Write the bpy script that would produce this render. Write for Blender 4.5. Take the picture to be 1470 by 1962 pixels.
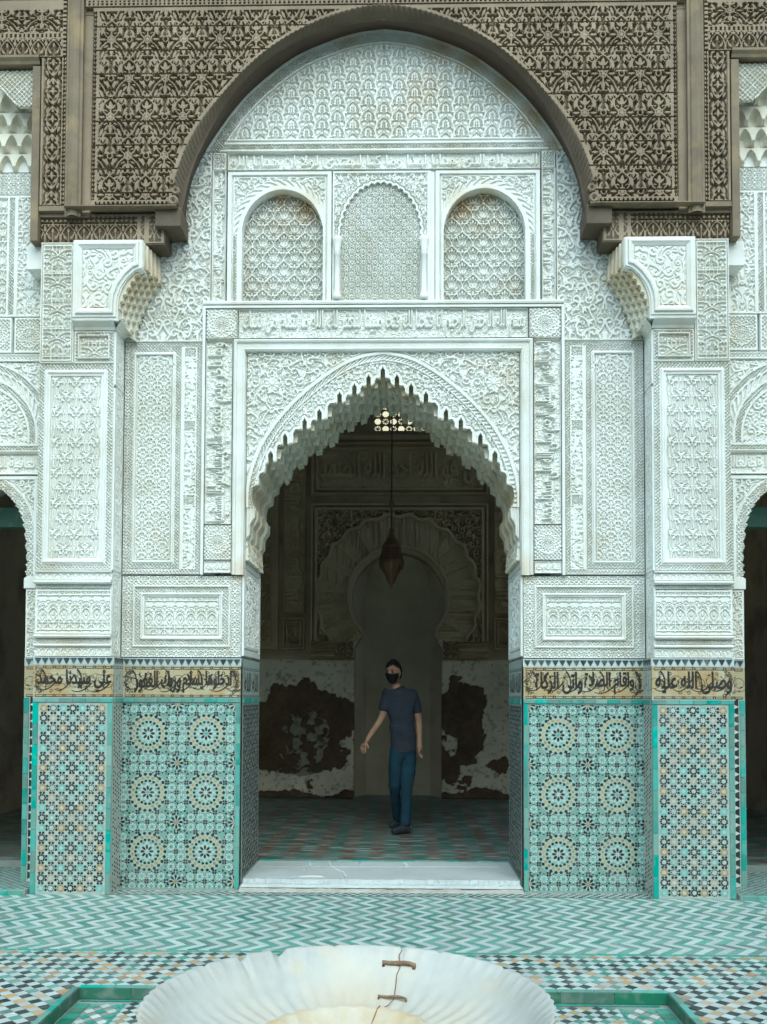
import bpy, bmesh, math, random, os
import numpy as np
from mathutils import Vector, Matrix
from mathutils.geometry import tessellate_polygon
for o in list(bpy.data.objects): bpy.data.objects.remove(o)
S = bpy.context.scene; COL = S.collection
# ---------------------------------------------------------------- camera
cd = bpy.data.cameras.new('camera'); cam = bpy.data.objects.new('camera', cd); COL.objects.link(cam)
cd.sensor_fit = 'VERTICAL'; cd.sensor_height = 36; cd.lens = 1800/1962*36
cd.shift_y = (1261.9-981)/1962; cd.clip_end = 500; cd.clip_start = .05
yaw, pitch, roll = .0198389, .0378775, .0034805
fw = Vector((-math.sin(yaw)*math.cos(pitch), math.cos(yaw)*math.cos(pitch), math.sin(pitch)))
rt = Vector((math.cos(yaw), math.sin(yaw), 0)); up = rt.cross(fw)
r2 = rt*math.cos(roll)+up*math.sin(roll); u2 = up*math.cos(roll)-rt*math.sin(roll)
M = Matrix((r2, u2, -fw)).transposed().to_4x4(); M.translation = Vector((.15612, -7.19773, 1.49))
cam.matrix_world = M; S.camera = cam
# ---------------------------------------------------------------- sky, sun, exposure
SUN_EL, SUN_AZ = math.radians(45), math.radians(-24)     # soft light from above, behind the camera's left shoulder
w = bpy.data.worlds.new('World'); S.world = w; w.use_nodes = True
nt = w.node_tree; bg = nt.nodes['Background']
sky = nt.nodes.new('ShaderNodeTexSky'); sky.sky_type = 'NISHITA'; sky.sun_disc = False
sky.sun_elevation = SUN_EL; sky.sun_rotation = math.pi+SUN_AZ
sky.dust_density = 6; sky.air_density = 1.0; sky.ozone_density = 1.0
nt.links.new(sky.outputs[0], bg.inputs[0]); bg.inputs[1].default_value = .15
sl = bpy.data.lights.new('sun', 'SUN'); sl.energy = 1.4; sl.angle = math.radians(48); sl.color = (1, .97, .9)
so = bpy.data.objects.new('sun', sl); COL.objects.link(so)
sd = Vector((math.sin(SUN_AZ)*math.cos(SUN_EL), -math.cos(SUN_AZ)*math.cos(SUN_EL), math.sin(SUN_EL)))
so.rotation_euler = sd.to_track_quat('Z', 'Y').to_euler(); so.location = (0, -4, 14)
vs = S.view_settings; S.display_settings.display_device = 'sRGB'
vs.view_transform = 'Standard'; vs.look = 'None'; vs.gamma = 1; vs.use_curve_mapping = False; vs.exposure = 0.38
vs.use_white_balance = True; vs.white_balance_temperature = 5020; vs.white_balance_tint = -8
S.cycles.max_bounces = 10; S.cycles.diffuse_bounces = 6; S.cycles.use_denoising = True; S.cycles.denoising_prefilter = 'ACCURATE'
# ---------------------------------------------------------------- carved patterns (numpy distance fields)
class Cv:
    """a drawing board of distances, in metres"""
    def __init__(s, x0, x1, z0, z1, res, wrap=False):
        s.nx = max(3, int(round((x1-x0)/res))+1); s.nz = max(3, int(round((z1-z0)/res))+1)
        s.x0, s.x1, s.z0, s.z1 = x0, x1, z0, z1
        s.xs = np.linspace(x0, x1, s.nx); s.zs = np.linspace(z0, z1, s.nz)
        s.dx = s.xs[1]-s.xs[0]; s.dz = s.zs[1]-s.zs[0]
        s.D = np.full((s.nz, s.nx), 1.0)
        w, h = x1-x0, z1-z0
        s.offs = [(i*w, j*h) for i in (-1, 0, 1) for j in (-1, 0, 1)] if wrap else [(0, 0)]
        s.mir = False; s.pad = .012
    def put(s, xa, xb, za, zb, f):
        for ox, oz in s.offs:
            i0 = max(0, int((xa+ox-s.pad-s.x0)/s.dx)); i1 = min(s.nx, int((xb+ox+s.pad-s.x0)/s.dx)+2)
            j0 = max(0, int((za+oz-s.pad-s.z0)/s.dz)); j1 = min(s.nz, int((zb+oz+s.pad-s.z0)/s.dz)+2)
            if i0 >= i1 or j0 >= j1: continue
            X = s.xs[None, i0:i1]-ox; Z = s.zs[j0:j1, None]-oz
            W = s.D[j0:j1, i0:i1]
            np.minimum(W, f(X, Z), out=W)
    def seg(s, ax, az, bx, bz, w, w2=None):
        w2 = w if w2 is None else w2
        for sg in ((1, -1) if s.mir else (1,)):
            a, b = ax*sg, bx*sg
            def f(X, Z):
                dx, dz = b-a, bz-az
                t = np.clip(((X-a)*dx+(Z-az)*dz)/(dx*dx+dz*dz+1e-12), 0, 1)
                return np.hypot(X-a-t*dx, Z-az-t*dz)-(w+(w2-w)*t)
            m = max(w, w2)
            s.put(min(a, b)-m, max(a, b)+m, min(az, bz)-m, max(az, bz)+m, f)
    def pl(s, P, w, w2=None):
        w2 = w if w2 is None else w2
        n = len(P)-1
        for i in range(n):
            s.seg(*P[i], *P[i+1], w+(w2-w)*i/n, w+(w2-w)*(i+1)/n)
    def disc(s, x, z, r):
        for sg in ((1, -1) if s.mir else (1,)):
            s.put(x*sg-r, x*sg+r, z-r, z+r, lambda X, Z: np.hypot(X-x*sg, Z-z)-r)
    def ring(s, x, z, r, w):
        for sg in ((1, -1) if s.mir else (1,)):
            s.put(x*sg-r-w, x*sg+r+w, z-r-w, z+r+w, lambda X, Z: abs(np.hypot(X-x*sg, Z-z)-r)-w)
    def leaf(s, x, z, a, L, W):
        """pointed leaf from (x,z) in direction a"""
        R = (L*L/4+W*W/4)/W
        for sg in ((1, -1) if s.mir else (1,)):
            ca, sa = math.cos(a)*sg, math.sin(a)
            cx, cz = x*sg+ca*L/2, z+sa*L/2
            def f(X, Z):
                u = (X-cx)*ca+(Z-cz)*sa; v = abs(-(X-cx)*sa+(Z-cz)*ca)
                return np.hypot(u, v+(R-W/2))-R
            s.put(cx-L/2, cx+L/2, cz-L/2, cz+L/2, f)
    def arc(s, x, z, r, a0, a1, w, w2=None, n=10, dr=0.):
        s.pl([(x+(r+dr*i/n)*math.cos(a0+(a1-a0)*i/n), z+(r+dr*i/n)*math.sin(a0+(a1-a0)*i/n)) for i in range(n+1)], w, w2)
    def spiral(s, x, z, r, a0, turns, w, r2=.3):
        n = max(8, int(turns*14))
        s.pl([(x+r*(1+(r2-1)*i/n)*math.cos(a0+turns*6.2832*i/n), z+r*(1+(r2-1)*i/n)*math.sin(a0+turns*6.2832*i/n)) for i in range(n+1)], w, w*.8)
    def bez(s, p0, p1, p2, w, w2=None, n=8):
        P = []
        for i in range(n+1):
            t = i/n; P.append(((1-t)**2*p0[0]+2*t*(1-t)*p1[0]+t*t*p2[0], (1-t)**2*p0[1]+2*t*(1-t)*p1[1]+t*t*p2[1]))
        s.pl(P, w, w2)
    def H(s, e=.003, fat=0., g=None, lvl=.72):
        """height of the carving; with g the ground rises again beyond a groove of that width round each stroke"""
        d = s.D-fat
        t = np.clip(.5-d/e, 0, 1); t = t*t*(3-2*t)
        if g: t = np.maximum(t, lvl*np.clip((d-g)/(e*1.2), 0, 1))
        return t
def tiled(cv, H, drop=False):
    """sampler that repeats the board's field"""
    w, h = cv.x1-cv.x0, cv.z1-cv.z0
    A = H[:-1, :-1]; nz, nx = A.shape
    def f(X, Z):
        u = ((X-cv.x0)/w % 1)*nx; v = ((Z-cv.z0)/h % 1)*nz
        i = np.floor(u).astype(int); j = np.floor(v).astype(int); a = u-i; b = v-j
        i %= nx; j %= nz; i2 = (i+1) % nx; j2 = (j+1) % nz
        return (A[j, i]*(1-a)+A[j, i2]*a)*(1-b)+(A[j2, i]*(1-a)+A[j2, i2]*a)*b
    return f
PI = math.pi
def cell(w, h, motif, e=.003, res=.002, two=True, fat=.0008, k=1., g=.0072):
    f = cell_(w, h, motif, e, res, two, fat, g/k if g else None)
    return (lambda X, Z: f(X/k, Z/k)) if k != 1 else f
def cell_(w, h, motif, e, res, two, fat, g):
    c = Cv(-w/2, w/2, -h/2, h/2, res, wrap=True)
    base = c.offs
    for ox, oz in ([(0, 0), (w/2, h/2)] if two else [(0, 0)]):
        c.offs = [(a+ox, b+oz) for a, b in base]
        motif(c)
    return tiled(c, c.H(e, fat, g))
def m_ogive(c):            # the great tympanum: pointed arches over paired curled leaves
    c.mir = True
    c.bez((.074, -.035), (.066, .025), (0, .062), .0052)
    c.bez((.060, -.052), (.070, -.02), (.050, .012), .0036)
    c.leaf(.008, .034, -1.15, .042, .019)
    c.disc(.0215, -.010, .0125); c.disc(.024, -.034, .009); c.ring(.024, -.034, .0095, .003)
    c.seg(0, .045, 0, -.045, .0028); c.seg(.034, .012, .046, -.018, .0032)
    c.leaf(.040, -.028, -.9, .030, .010); c.seg(.0, .062, .0, .075, .006); c.leaf(.070, .002, 1.9, .040, .014); c.leaf(.046, .030, .35, .026, .010); c.disc(.070, -.045, .006)
def m_crown(c):            # blind windows: net of ogees with fanned leaves
    c.mir = True
    c.bez((.098, -.02), (.085, .045), (0, .095), .0050)
    c.bez((.098, -.02), (.075, -.075), (0, -.10), .0050)
    c.leaf(0, -.045, PI/2, .055, .018)
    c.leaf(.008, -.045, 1.05, .058, .017); c.leaf(.014, -.052, .5, .055, .015)
    c.leaf(.010, -.062, -.15, .045, .014)
    c.leaf(.0, .035, PI/2, .046, .018); c.leaf(.016, .03, 1.2, .034, .012)
    c.bez((.02, .0), (.05, .02), (.045, .045), .004); c.disc(.060, -.012, .008); c.seg(.0, -.095, .0, -.07, .006)
    c.leaf(.066, .03, 2.2, .03, .012)
def m_cup(c):              # pilaster field: cups, stems and curls
    c.mir = True
    c.put(-.034, .034, -.03, .004, lambda X, Z: np.maximum(np.hypot(X, Z+.0)-.030, Z+.000))
    c.ring(0, -.002, .020, .004); c.bez((.03, 0), (.055, .004), (.058, .026), .0048); c.ring(.048, .030, .009, .0038)
    c.seg(0, .03, 0, .085, .0045); c.seg(.022, .025, .022, .088, .0034); c.seg(.043, .05, .043, .095, .0034)
    c.leaf(0, .085, PI/2, .045, .02); c.bez((.0, -.03), (.02, -.045), (.045, -.04), .0048)
    c.disc(.050, -.046, .0085); c.leaf(.02, -.05, -1.1, .04, .014); c.seg(0, -.04, 0, -.06, .006)
    c.bez((.022, .09), (.04, .11), (.07, .105), .0042); c.leaf(.065, -.015, -1.3, .045, .014); c.seg(.085, -.02, .085, .055, .0034)
    c.disc(.085, .07, .008); c.leaf(.064, .07, 1.5, .035, .012)
def m_palmette(c):         # inner panel: palmettes under ogee arcs
    c.mir = True
    c.bez((.0535, -.012), (.048, .04), (0, .058), .0042)
    c.ring(0, -.002, .021, .0038); c.leaf(0, -.018, PI/2, .032, .012); c.leaf(.004, -.016, .95, .026, .008)
    c.seg(.0535, -.012, .0535, -.045, .0034); c.leaf(0, -.028, -PI/2, .036, .014)
    c.bez((.012, -.03), (.03, -.05), (.043, -.022), .0036); c.disc(.036, .004, .0066); c.seg(0, .03, 0, .052, .0032)
    c.leaf(.028, .022, 1.9, .024, .009)
def m_knot(c):             # middle blind window: interlaced straps (drawn as the holes)
    c.mir = True
    for k in range(4):
        a = k*PI/2+PI/4
        c.seg(.014*math.cos(a), .014*math.sin(a), .030*math.cos(a), .030*math.sin(a), .0028)
    c.seg(0, .010, 0, .026, .0030); c.seg(0, -.010, 0, -.026, .0030); c.seg(.010, 0, .026, 0, .003)
    c.disc(.045, .045, .0055); c.disc(.045, -.045, .0055)
    c.disc(.045, .022, .0045); c.disc(.045, -.022, .0045); c.disc(.022, .045, .0045); c.disc(.022, -.045, .0045)
    c.disc(.045, 0, .0050); c.disc(0, .045, .0050); c.disc(0, -.045, .005)
    c.seg(.032, .012, .037, .030, .0024); c.seg(.032, -.012, .037, -.030, .0024)
    c.seg(.012, .032, .030, .037, .0024); c.seg(.012, -.032, .030, -.037, .0024)
def m_star(c):             # star-and-cross border
    c.mir = True
    for k in range(8):
        a = k*PI/4+PI/8
        c.leaf(.006*math.cos(a), .006*math.sin(a), a, .020, .007)
    c.disc(.0375, .0375, .008); c.ring(0, 0, .031, .0030); c.seg(.034, 0, .045, 0, .004)
    c.seg(0, .034, 0, .0375, .004); c.disc(.028, .028, .005); c.disc(.028, -.028, .005)
def m_cedar(c):            # cedar screen: rosettes, paired leaves and straps
    c.mir = True
    c.ring(0, 0, .027, .0040); c.disc(0, 0, .014)
    for k in range(8): c.disc(.018*math.cos(k*PI/4), .018*math.sin(k*PI/4), .0052); c.disc(.029*math.cos(k*PI/4+.39), .029*math.sin(k*PI/4+.39), .0068)
    # straps: an ogee net through the whole field
    c.bez((.029, .018), (.072, .048), (.052, .100), .0062); c.bez((.052, .100), (.036, .128), (0, .148), .0062)
    c.bez((.029, -.018), (.072, -.048), (.090, -.090), .0062); c.bez((.090, -.090), (.100, -.128), (.1385, -.150), .0062)
    c.seg(0, .148, 0, .178, .0075); c.leaf(.034, .0, .0, .062, .020); c.seg(0, .030, 0, .055, .0055); c.seg(0, -.030, 0, -.06, .0055)
    c.leaf(0, .052, PI/2, .075, .030); c.leaf(.010, .060, .95, .050, .017); c.leaf(.016, .044, .35, .034, .013)
    c.leaf(0, -.052, -PI/2, .080, .030); c.leaf(.012, -.058, -.95, .062, .019); c.leaf(.018, -.046, -.4, .046, .015)
    c.leaf(.078, .030, 1.75, .085, .030); c.leaf(.100, .018, 1.15, .070, .022); c.leaf(.088, .012, .4, .050, .016)
    c.leaf(.078, -.018, -.75, .075, .026); c.leaf(.110, -.014, -1.45, .070, .022); c.ring(.1385, 0, .020, .0055)
    c.bez((.066, .085), (.115, .095), (.110, .135), .0052); c.disc(.104, .138, .0085); c.leaf(.080, .100, 1.35, .060, .022); c.leaf(.118, .080, 1.6, .065, .020)
    c.leaf(.055, -.085, -1.2, .075, .024); c.leaf(.030, -.105, -1.0, .060, .018); c.bez((.0, -.125), (.030, -.14), (.040, -.118), .0048); c.disc(.118, -.105, .009); c.leaf(.118, -.098, -1.9, .05, .016)
    c.leaf(.020, .118, .5, .060, .018); c.seg(.060, .112, .080, .150, .0048)
def m_cedar_strip(c):      # narrow upright vine on the cedar frame
    c.mir = True
    c.bez((0, -.10), (.05, -.06), (.045, 0), .0065); c.bez((.045, 0), (.05, .05), (0, .10), .0065)
    c.leaf(0, -.03, PI/2, .07, .026); c.leaf(.010, -.06, .9, .06, .022); c.leaf(.012, .05, -.7, .045, .018)
    c.leaf(.05, .045, 1.9, .06, .02); c.leaf(.056, -.05, -1.9, .055, .02); c.disc(.022, .0, .009); c.disc(.055, .0, .009); c.seg(0, .06, 0, .10, .008)
    c.leaf(0, -.10, PI/2, .04, .018)
def m_cedar_frieze(c):     # arcade of pointed arches
    c.mir = True
    c.bez((.060, -.075), (.062, .02), (0, .055), .0058); c.seg(0, -.075, 0, .02, .0045); c.leaf(0, -.01, PI/2, .05, .02)
    c.leaf(.010, -.06, 1.05, .05, .016); c.leaf(.026, -.06, 1.3, .07, .014); c.bez((0, .055), (.03, .07), (.06, .06), .0055)
    c.leaf(.060, .0, PI/2, .06, .022); c.disc(.035, .052, .008); c.leaf(.058, -.07, PI/2, .05, .016); c.seg(0, .055, 0, .075, .006)
def m_arcs(c):             # little interlaced arcade frieze
    c.mir = True
    c.bez((.027, -.03), (.03, .018), (0, .026), .0036); c.leaf(0, -.028, PI/2, .036, .012); c.seg(.027, .0, .027, .03, .003)
    c.seg(.013, -.03, .013, -.008, .0026); c.disc(.017, .024, .0045)
def m_rope(c):
    c.seg(-.02, -.03, .02, .03, .0068); c.seg(-.02, -.09, .02, -.03, .0068); c.seg(-.02, .03, .02, .09, .0068)
def m_court(c):            # lower panels: arcade over a grid of pseudo letters
    c.mir = True
    c.bez((.041, -.02), (.042, .035), (0, .055), .0042); c.leaf(0, -.005, PI/2, .042, .017); c.ring(0, .066, .011, .0034)
    c.seg(.041, -.12, .041, -.02, .0040); c.seg(-.041, -.055, .041, -.055, .0040); c.seg(-.041, -.108, .041, -.108, .0040)
    c.seg(.0, -.108, .0, -.055, .0034); c.seg(.016, -.095, .032, -.07, .0036); c.bez((.041, .02), (.03, .08), (0, .09), .0036)
    c.disc(.027, .072, .0066); c.leaf(.012, -.05, 1.0, .035, .011); c.leaf(.030, -.045, 1.5, .04, .010); c.disc(.041, .095, .008)
def m_niche(c):            # tall niche beside the console
    c.mir = True
    c.bez((.10, -.07), (.085, -.02), (0, .0), .0052); c.bez((.0, .0), (.03, .05), (.098, .055), .0052)
    c.ring(0, .022, .016, .004); c.seg(.052, .05, .052, .12, .0046); c.seg(.018, .05, .018, .12, .004); c.seg(0, .085, .10, .085, .0044)
    c.leaf(.03, -.03, -.9, .05, .017); c.leaf(.01, -.05, -1.2, .05, .018); c.leaf(.07, .01, .3, .035, .015); c.leaf(.066, -.075, .9, .05, .016)
    c.disc(.075, .105, .011); c.disc(.035, .105, .009); c.seg(.0, -.12, .0, -.05, .0042); c.seg(.052, -.12, .052, -.06, .0046); c.ring(.03, -.10, .012, .0038); c.disc(.08, -.10, .01)
CELLS = {}
def cell_of(k):
    if k not in CELLS:
        CELLS[k] = {'ogive': lambda: cell(.282, .147, m_ogive, k=.86), 'crown': lambda: cell(.196, .266, m_crown, k=.85), 'cup': lambda: cell(.205, .29, m_cup, k=.8),
          'palmette': lambda: cell(.107, .164, m_palmette), 'knot': lambda: cell(.09, .09, m_knot, two=False, g=None), 'star': lambda: cell(.075, .075, m_star, two=False, fat=.0006),
          'cedar': lambda: cell(.277, .605, m_cedar, fat=.0016, g=.0095), 'cedar_strip': lambda: cell(.14, .22, m_cedar_strip, two=False, fat=.001, g=.010),
          'cedar_frieze': lambda: cell(.12, .16, m_cedar_frieze, two=False, g=.009), 'arcs': lambda: cell(.054, .06, m_arcs, two=False, fat=0, g=None),
          'rope': lambda: cell(.04, .06, m_rope, two=False, g=None), 'court': lambda: cell(.082, .26, m_court, two=False, fat=.0005), 'niche': lambda: cell(.2, .25, m_niche, two=False, k=.85)}[k]()
    return CELLS[k]
def lattice(p, a=.36):
    """pierced diamond net: lines high, holes low"""
    def f(X, Z):
        u = (X+Z)/p % 1; v = (X-Z)/p % 1
        du = np.abs(u-.5); dv = np.abs(v-.5)
        return np.clip((np.maximum(du, dv)-a)/.10+.5, 0, 1)
    return f
def arabesque(c, seed, step=.088, w=.0075, sym=None, inside=None, fill=True):
    """vine scrolls with eyed leaves, mirrored about x = sym"""
    rnd = random.Random(seed)
    if sym is not None:
        save = c.xs.copy(); c.xs = c.xs-sym; x0s = c.x0; c.x0 = c.x0-sym; c.mir = True
        xa, xb = 0.0, max(abs(c.x0), abs(c.x1-sym))
    else:
        xa, xb = c.x0, c.x1
    pts = []
    nz = int((c.z1-c.z0)/(step*.86))+2; nx = int((xb-xa)/step)+2
    for j in range(nz):
        for i in range(nx):
            pts.append((xa+(i+.5*(j % 2))*step+rnd.uniform(-.12, .12)*step+(step*.3 if sym is not None else 0), c.z0+j*step*.86+rnd.uniform(-.12, .12)*step, i, j))
    for x, z, i, j in pts:
        d = 1 if (i+j) % 2 else -1
        a0 = rnd.uniform(0, 6.28); r = step*rnd.uniform(.34, .42)
        k = rnd.random()
        if k < .62:
            c.spiral(x, z, r, a0, d*rnd.uniform(.75, 1.0), w, .32)
            ae = a0+d*5.6
            c.disc(x+r*.3*math.cos(ae), z+r*.3*math.sin(ae), w*1.45)
            b = a0-d*.5
            c.bez((x+r*math.cos(a0), z+r*math.sin(a0)), (x+r*1.5*math.cos(b), z+r*1.5*math.sin(b)), (x+step*.95*math.cos(b-d*.5), z+step*.95*math.sin(b-d*.5)), w, w*.7)
            if fill: c.leaf(x+r*1.1*math.cos(a0+d*2.6), z+r*1.1*math.sin(a0+d*2.6), a0+d*2.6+.7, step*.42, step*.17)
        else:
            for q in (-.55, 0, .55):
                c.leaf(x, z, a0+q*1.25, step*.55, step*.20)
            c.bez((x, z), (x-step*.4*math.cos(a0+.6), z-step*.4*math.sin(a0+.6)), (x-step*.8*math.cos(a0), z-step*.8*math.sin(a0)), w*.9, w*.6)
            c.ring(x-step*.36*math.cos(a0-.9), z-step*.36*math.sin(a0-.9), step*.12, w*.6)
    if sym is not None:
        c.xs = save; c.x0 = x0s; c.mir = False
def in_poly(P):
    P = np.asarray(P, float)
    def f(X, Z):
        X, Z = np.broadcast_arrays(X, Z)
        r = np.zeros(X.shape, bool)
        n = len(P)
        for i in range(n):
            (xa, za), (xb, zb) = P[i], P[(i+1) % n]
            if za == zb: continue
            k = ((za > Z) != (zb > Z)) & (X < (xb-xa)*(Z-za)/(zb-za)+xa)
            r ^= k
        return r
    return f
def line_dist(P, X, Z):
    X, Z = np.broadcast_arrays(X, Z)
    d = np.full(X.shape, 9.)
    for (a, b), (c, e) in zip(P[:-1], P[1:]):
        dx, dz = c-a, e-b
        t = np.clip(((X-a)*dx+(Z-b)*dz)/(dx*dx+dz*dz+1e-12), 0, 1)
        np.minimum(d, np.hypot(X-a-t*dx, Z-b-t*dz), out=d)
    return d
# ---------------------------------------------------------------- helpers
def link(o, par=None):
    COL.objects.link(o)
    if par: o.parent = par
    return o
def thing(name, label, cat, loc=(0, 0, 0), group=None, kind=None):
    o = bpy.data.objects.new(name, None); COL.objects.link(o); o.location = loc; o.empty_display_size = .2
    o['label'] = label; o['category'] = cat
    if group: o['group'] = group
    o['kind'] = kind or 'thing'
    return o
def tag(o, label, cat, group=None):
    o['label'] = label; o['category'] = cat
    if group: o['group'] = group
    return o
def np_mesh(name, V, F, smooth=False):
    """V (n,3); F (m,k) all faces of one size, or a list of faces"""
    me = bpy.data.meshes.new(name)
    V = np.asarray(V, np.float32)
    if isinstance(F, np.ndarray):
        k = F.shape[1]; m = len(F); L = F.ravel(); st = np.arange(m)*k; tot = np.full(m, k)
    else:
        tot = np.array([len(f) for f in F]); m = len(F); L = np.array([i for f in F for i in f]); st = np.concatenate([[0], np.cumsum(tot)[:-1]])
    me.vertices.add(len(V)); me.vertices.foreach_set('co', V.ravel())
    me.loops.add(len(L)); me.loops.foreach_set('vertex_index', L.astype(np.int32))
    me.polygons.add(m); me.polygons.foreach_set('loop_start', st.astype(np.int32)); me.polygons.foreach_set('loop_total', tot.astype(np.int32))
    me.polygons.foreach_set('use_smooth', np.full(m, bool(smooth)))
    me.update(calc_edges=True)
    return me
def put(name, me, mat=None, par=None, loc=None, kind=None):
    """a mesh in world coordinates becomes an object (a part when par is given)"""
    if mat and not me.materials: me.materials.append(mat)
    o = bpy.data.objects.new(name, me); link(o, par)
    p = Vector(loc or (0, 0, 0))
    o.location = p-(par_loc(par) if par else Vector())
    if kind: o['kind'] = kind
    return o
def par_loc(p):
    v = Vector()
    while p: v += p.location; p = p.parent
    return v
def mirror(o, par):
    """the same part on the other side of the axis x = 0"""
    src = par_loc(o.parent); c = o.copy(); link(c, par)
    c.matrix_local = Matrix.Translation(-par_loc(par)) @ Matrix.Diagonal((-1, 1, 1, 1)) @ Matrix.Translation(src) @ Matrix.LocRotScale(o.location, o.rotation_euler, o.scale)
    return c
def col_attr(me, C, dom='POINT'):
    a = me.color_attributes.new('col', 'FLOAT_COLOR', dom)
    C = np.asarray(C, np.float32)
    if C.shape[1] == 3: C = np.concatenate([C, np.ones((len(C), 1), np.float32)], 1)
    a.data.foreach_set('color', C.ravel())
AX = {'F': ((1, 0, 0), (0, 0, 1), (0, -1, 0)),     # faces the camera; u = x, v = z, plane given by y
      'R': ((0, 1, 0), (0, 0, 1), (1, 0, 0)),      # faces +x; u = y
      'L': ((0, -1, 0), (0, 0, 1), (-1, 0, 0)),    # faces -x; u = -y
      'U': ((1, 0, 0), (0, 1, 0), (0, 0, 1))}      # faces up; u = x, v = y
RES = .005
DEEP = {}
def relief(name, par, mat, rect, fn, plane, depth=.018, ax='F', res=None, mask=None, col=None, kind=None, skirt=True, soft=False):
    """carved surface: real displaced grid, tops at the plane, grounds cut 'depth' into it"""
    res = res or RES
    if mat in DEEP: depth *= DEEP[mat]
    u0, u1, v0, v1 = rect
    nu = max(2, int(round((u1-u0)/res))+1); nv = max(2, int(round((v1-v0)/res))+1)
    us = np.linspace(u0, u1, nu)[None, :]; vv = np.linspace(v0, v1, nv)[:, None]
    h = np.broadcast_to(fn(us, vv), (nv, nu)).copy()
    ud, vd, nd = [np.array(a, float) for a in AX[ax]]
    hh = (h-1)*depth
    if skirt:
        hh[0, :] = hh[-1, :] = -depth-.006; hh[:, 0] = hh[:, -1] = -depth-.006
    P = us[..., None]*ud+vv[..., None]*vd+(hh+plane*(1 if ax in 'RU' else -1 if ax in 'FL' else 1))[..., None]*nd
    idx = np.arange(nu*nv).reshape(nv, nu)
    Q = np.stack([idx[:-1, :-1], idx[:-1, 1:], idx[1:, 1:], idx[1:, :-1]], -1).reshape(-1, 4)
    V = P.reshape(-1, 3)
    keep = None
    if mask is not None:
        m = np.broadcast_to(mask((us[:, :-1]+us[:, 1:])/2, (vv[:-1]+vv[1:])/2), (nv-1, nu-1)).ravel()
        Q = Q[m]
        used = np.zeros(len(V), bool); used[Q.ravel()] = True
        new = np.cumsum(used)-1; V = V[used]; Q = new[Q]; keep = used
    me = np_mesh(name, V, Q, smooth=soft)
    if col is not None:
        C = np.broadcast_to(col(us, vv, h), (nv, nu, 3)).reshape(-1, 3)
        col_attr(me, C if keep is None else C[keep])
    return put(name, me, mat, par, kind=kind)
def samp(cv, H):
    def f(X, Z):
        u = np.clip((X-cv.x0)/cv.dx, 0, cv.nx-1.001); v = np.clip((Z-cv.z0)/cv.dz, 0, cv.nz-1.001)
        i = u.astype(int); j = v.astype(int); a = u-i; b = v-j
        return (H[j, i]*(1-a)+H[j, i+1]*a)*(1-b)+(H[j+1, i]*(1-a)+H[j+1, i+1]*a)*b
    return f
def vnoise(X, Z, s, seed=0):
    X, Z = np.broadcast_arrays(X/s, Z/s)
    def hsh(i, j):
        n = (i.astype(np.int64)*374761393+j.astype(np.int64)*668265263+seed*1442695041) & 0xffffffff
        n = ((n ^ (n >> 13))*1274126177) & 0xffffffff
        return ((n ^ (n >> 16)) & 0xffff)/65535.
    i = np.floor(X); j = np.floor(Z); a = X-i; b = Z-j; a = a*a*(3-2*a); b = b*b*(3-2*b)
    return (hsh(i, j)*(1-a)+hsh(i+1, j)*a)*(1-b)+(hsh(i, j+1)*(1-a)+hsh(i+1, j+1)*a)*b
def fbm(X, Z, s, seed=0):
    return vnoise(X, Z, s, seed)*.5+vnoise(X, Z, s/2.1, seed+7)*.27+vnoise(X, Z, s/4.3, seed+13)*.15+vnoise(X, Z, s/9, seed+21)*.08
def framed(rect, bands, fn):
    """nested borders round a field; bands from the outside in: (width, kind)"""
    x0, x1, z0, z1 = rect
    def f(X, Z):
        d = np.minimum(np.minimum(X-x0, x1-X), np.minimum(Z-z0, z1-Z))
        r = np.broadcast_to(fn(X, Z), d.shape).copy(); a = 0.
        for wd, k in bands:
            m = (d >= a) & (d < a+wd); t = (d-a)/wd
            if k == 'p': r = np.where(m, 1., r)
            elif k == 'g': r = np.where(m, 0., r)
            elif k == 'l': r = np.where(m, lattice(.026)(X, Z), r)
            elif k == 'm': r = np.where(m, 1+.75*np.sqrt(np.clip(1-(2*t-1)**2, 0, 1)), r)
            elif k == 'c': r = np.where(m, 1.9-1.9*np.clip(t, 0, 1)**1.6, r)        # slope falling to the field
            a += wd
        r = np.where(d < 0, 1., r)
        return r
    return f
def shift(fn, dx, dz): return lambda X, Z: fn(X-dx, Z-dz)
def const(v): return lambda X, Z: np.full(np.broadcast(X, Z).shape, float(v))
def box(V, F, x0, x1, y0, y1, z0, z1):
    b = len(V)
    V += [(x0, y0, z0), (x1, y0, z0), (x1, y1, z0), (x0, y1, z0), (x0, y0, z1), (x1, y0, z1), (x1, y1, z1), (x0, y1, z1)]
    F += [[b+i for i in f] for f in ((0, 3, 2, 1), (4, 5, 6, 7), (0, 1, 5, 4), (1, 2, 6, 5), (2, 3, 7, 6), (3, 0, 4, 7))]
def box_obj(name, b, mat, par=None, bev=0., kind=None):
    V, F = [], []; box(V, F, *b)
    me = np_mesh(name, V, F)
    if bev: bevel(me, bev)
    return put(name, me, mat, par, kind=kind)
def bevel(me, wd, seg=2):
    bm = bmesh.new(); bm.from_mesh(me)
    bmesh.ops.bevel(bm, geom=list(bm.edges), offset=wd, segments=seg, affect='EDGES', profile=.6)
    bm.to_mesh(me); bm.free()
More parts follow.
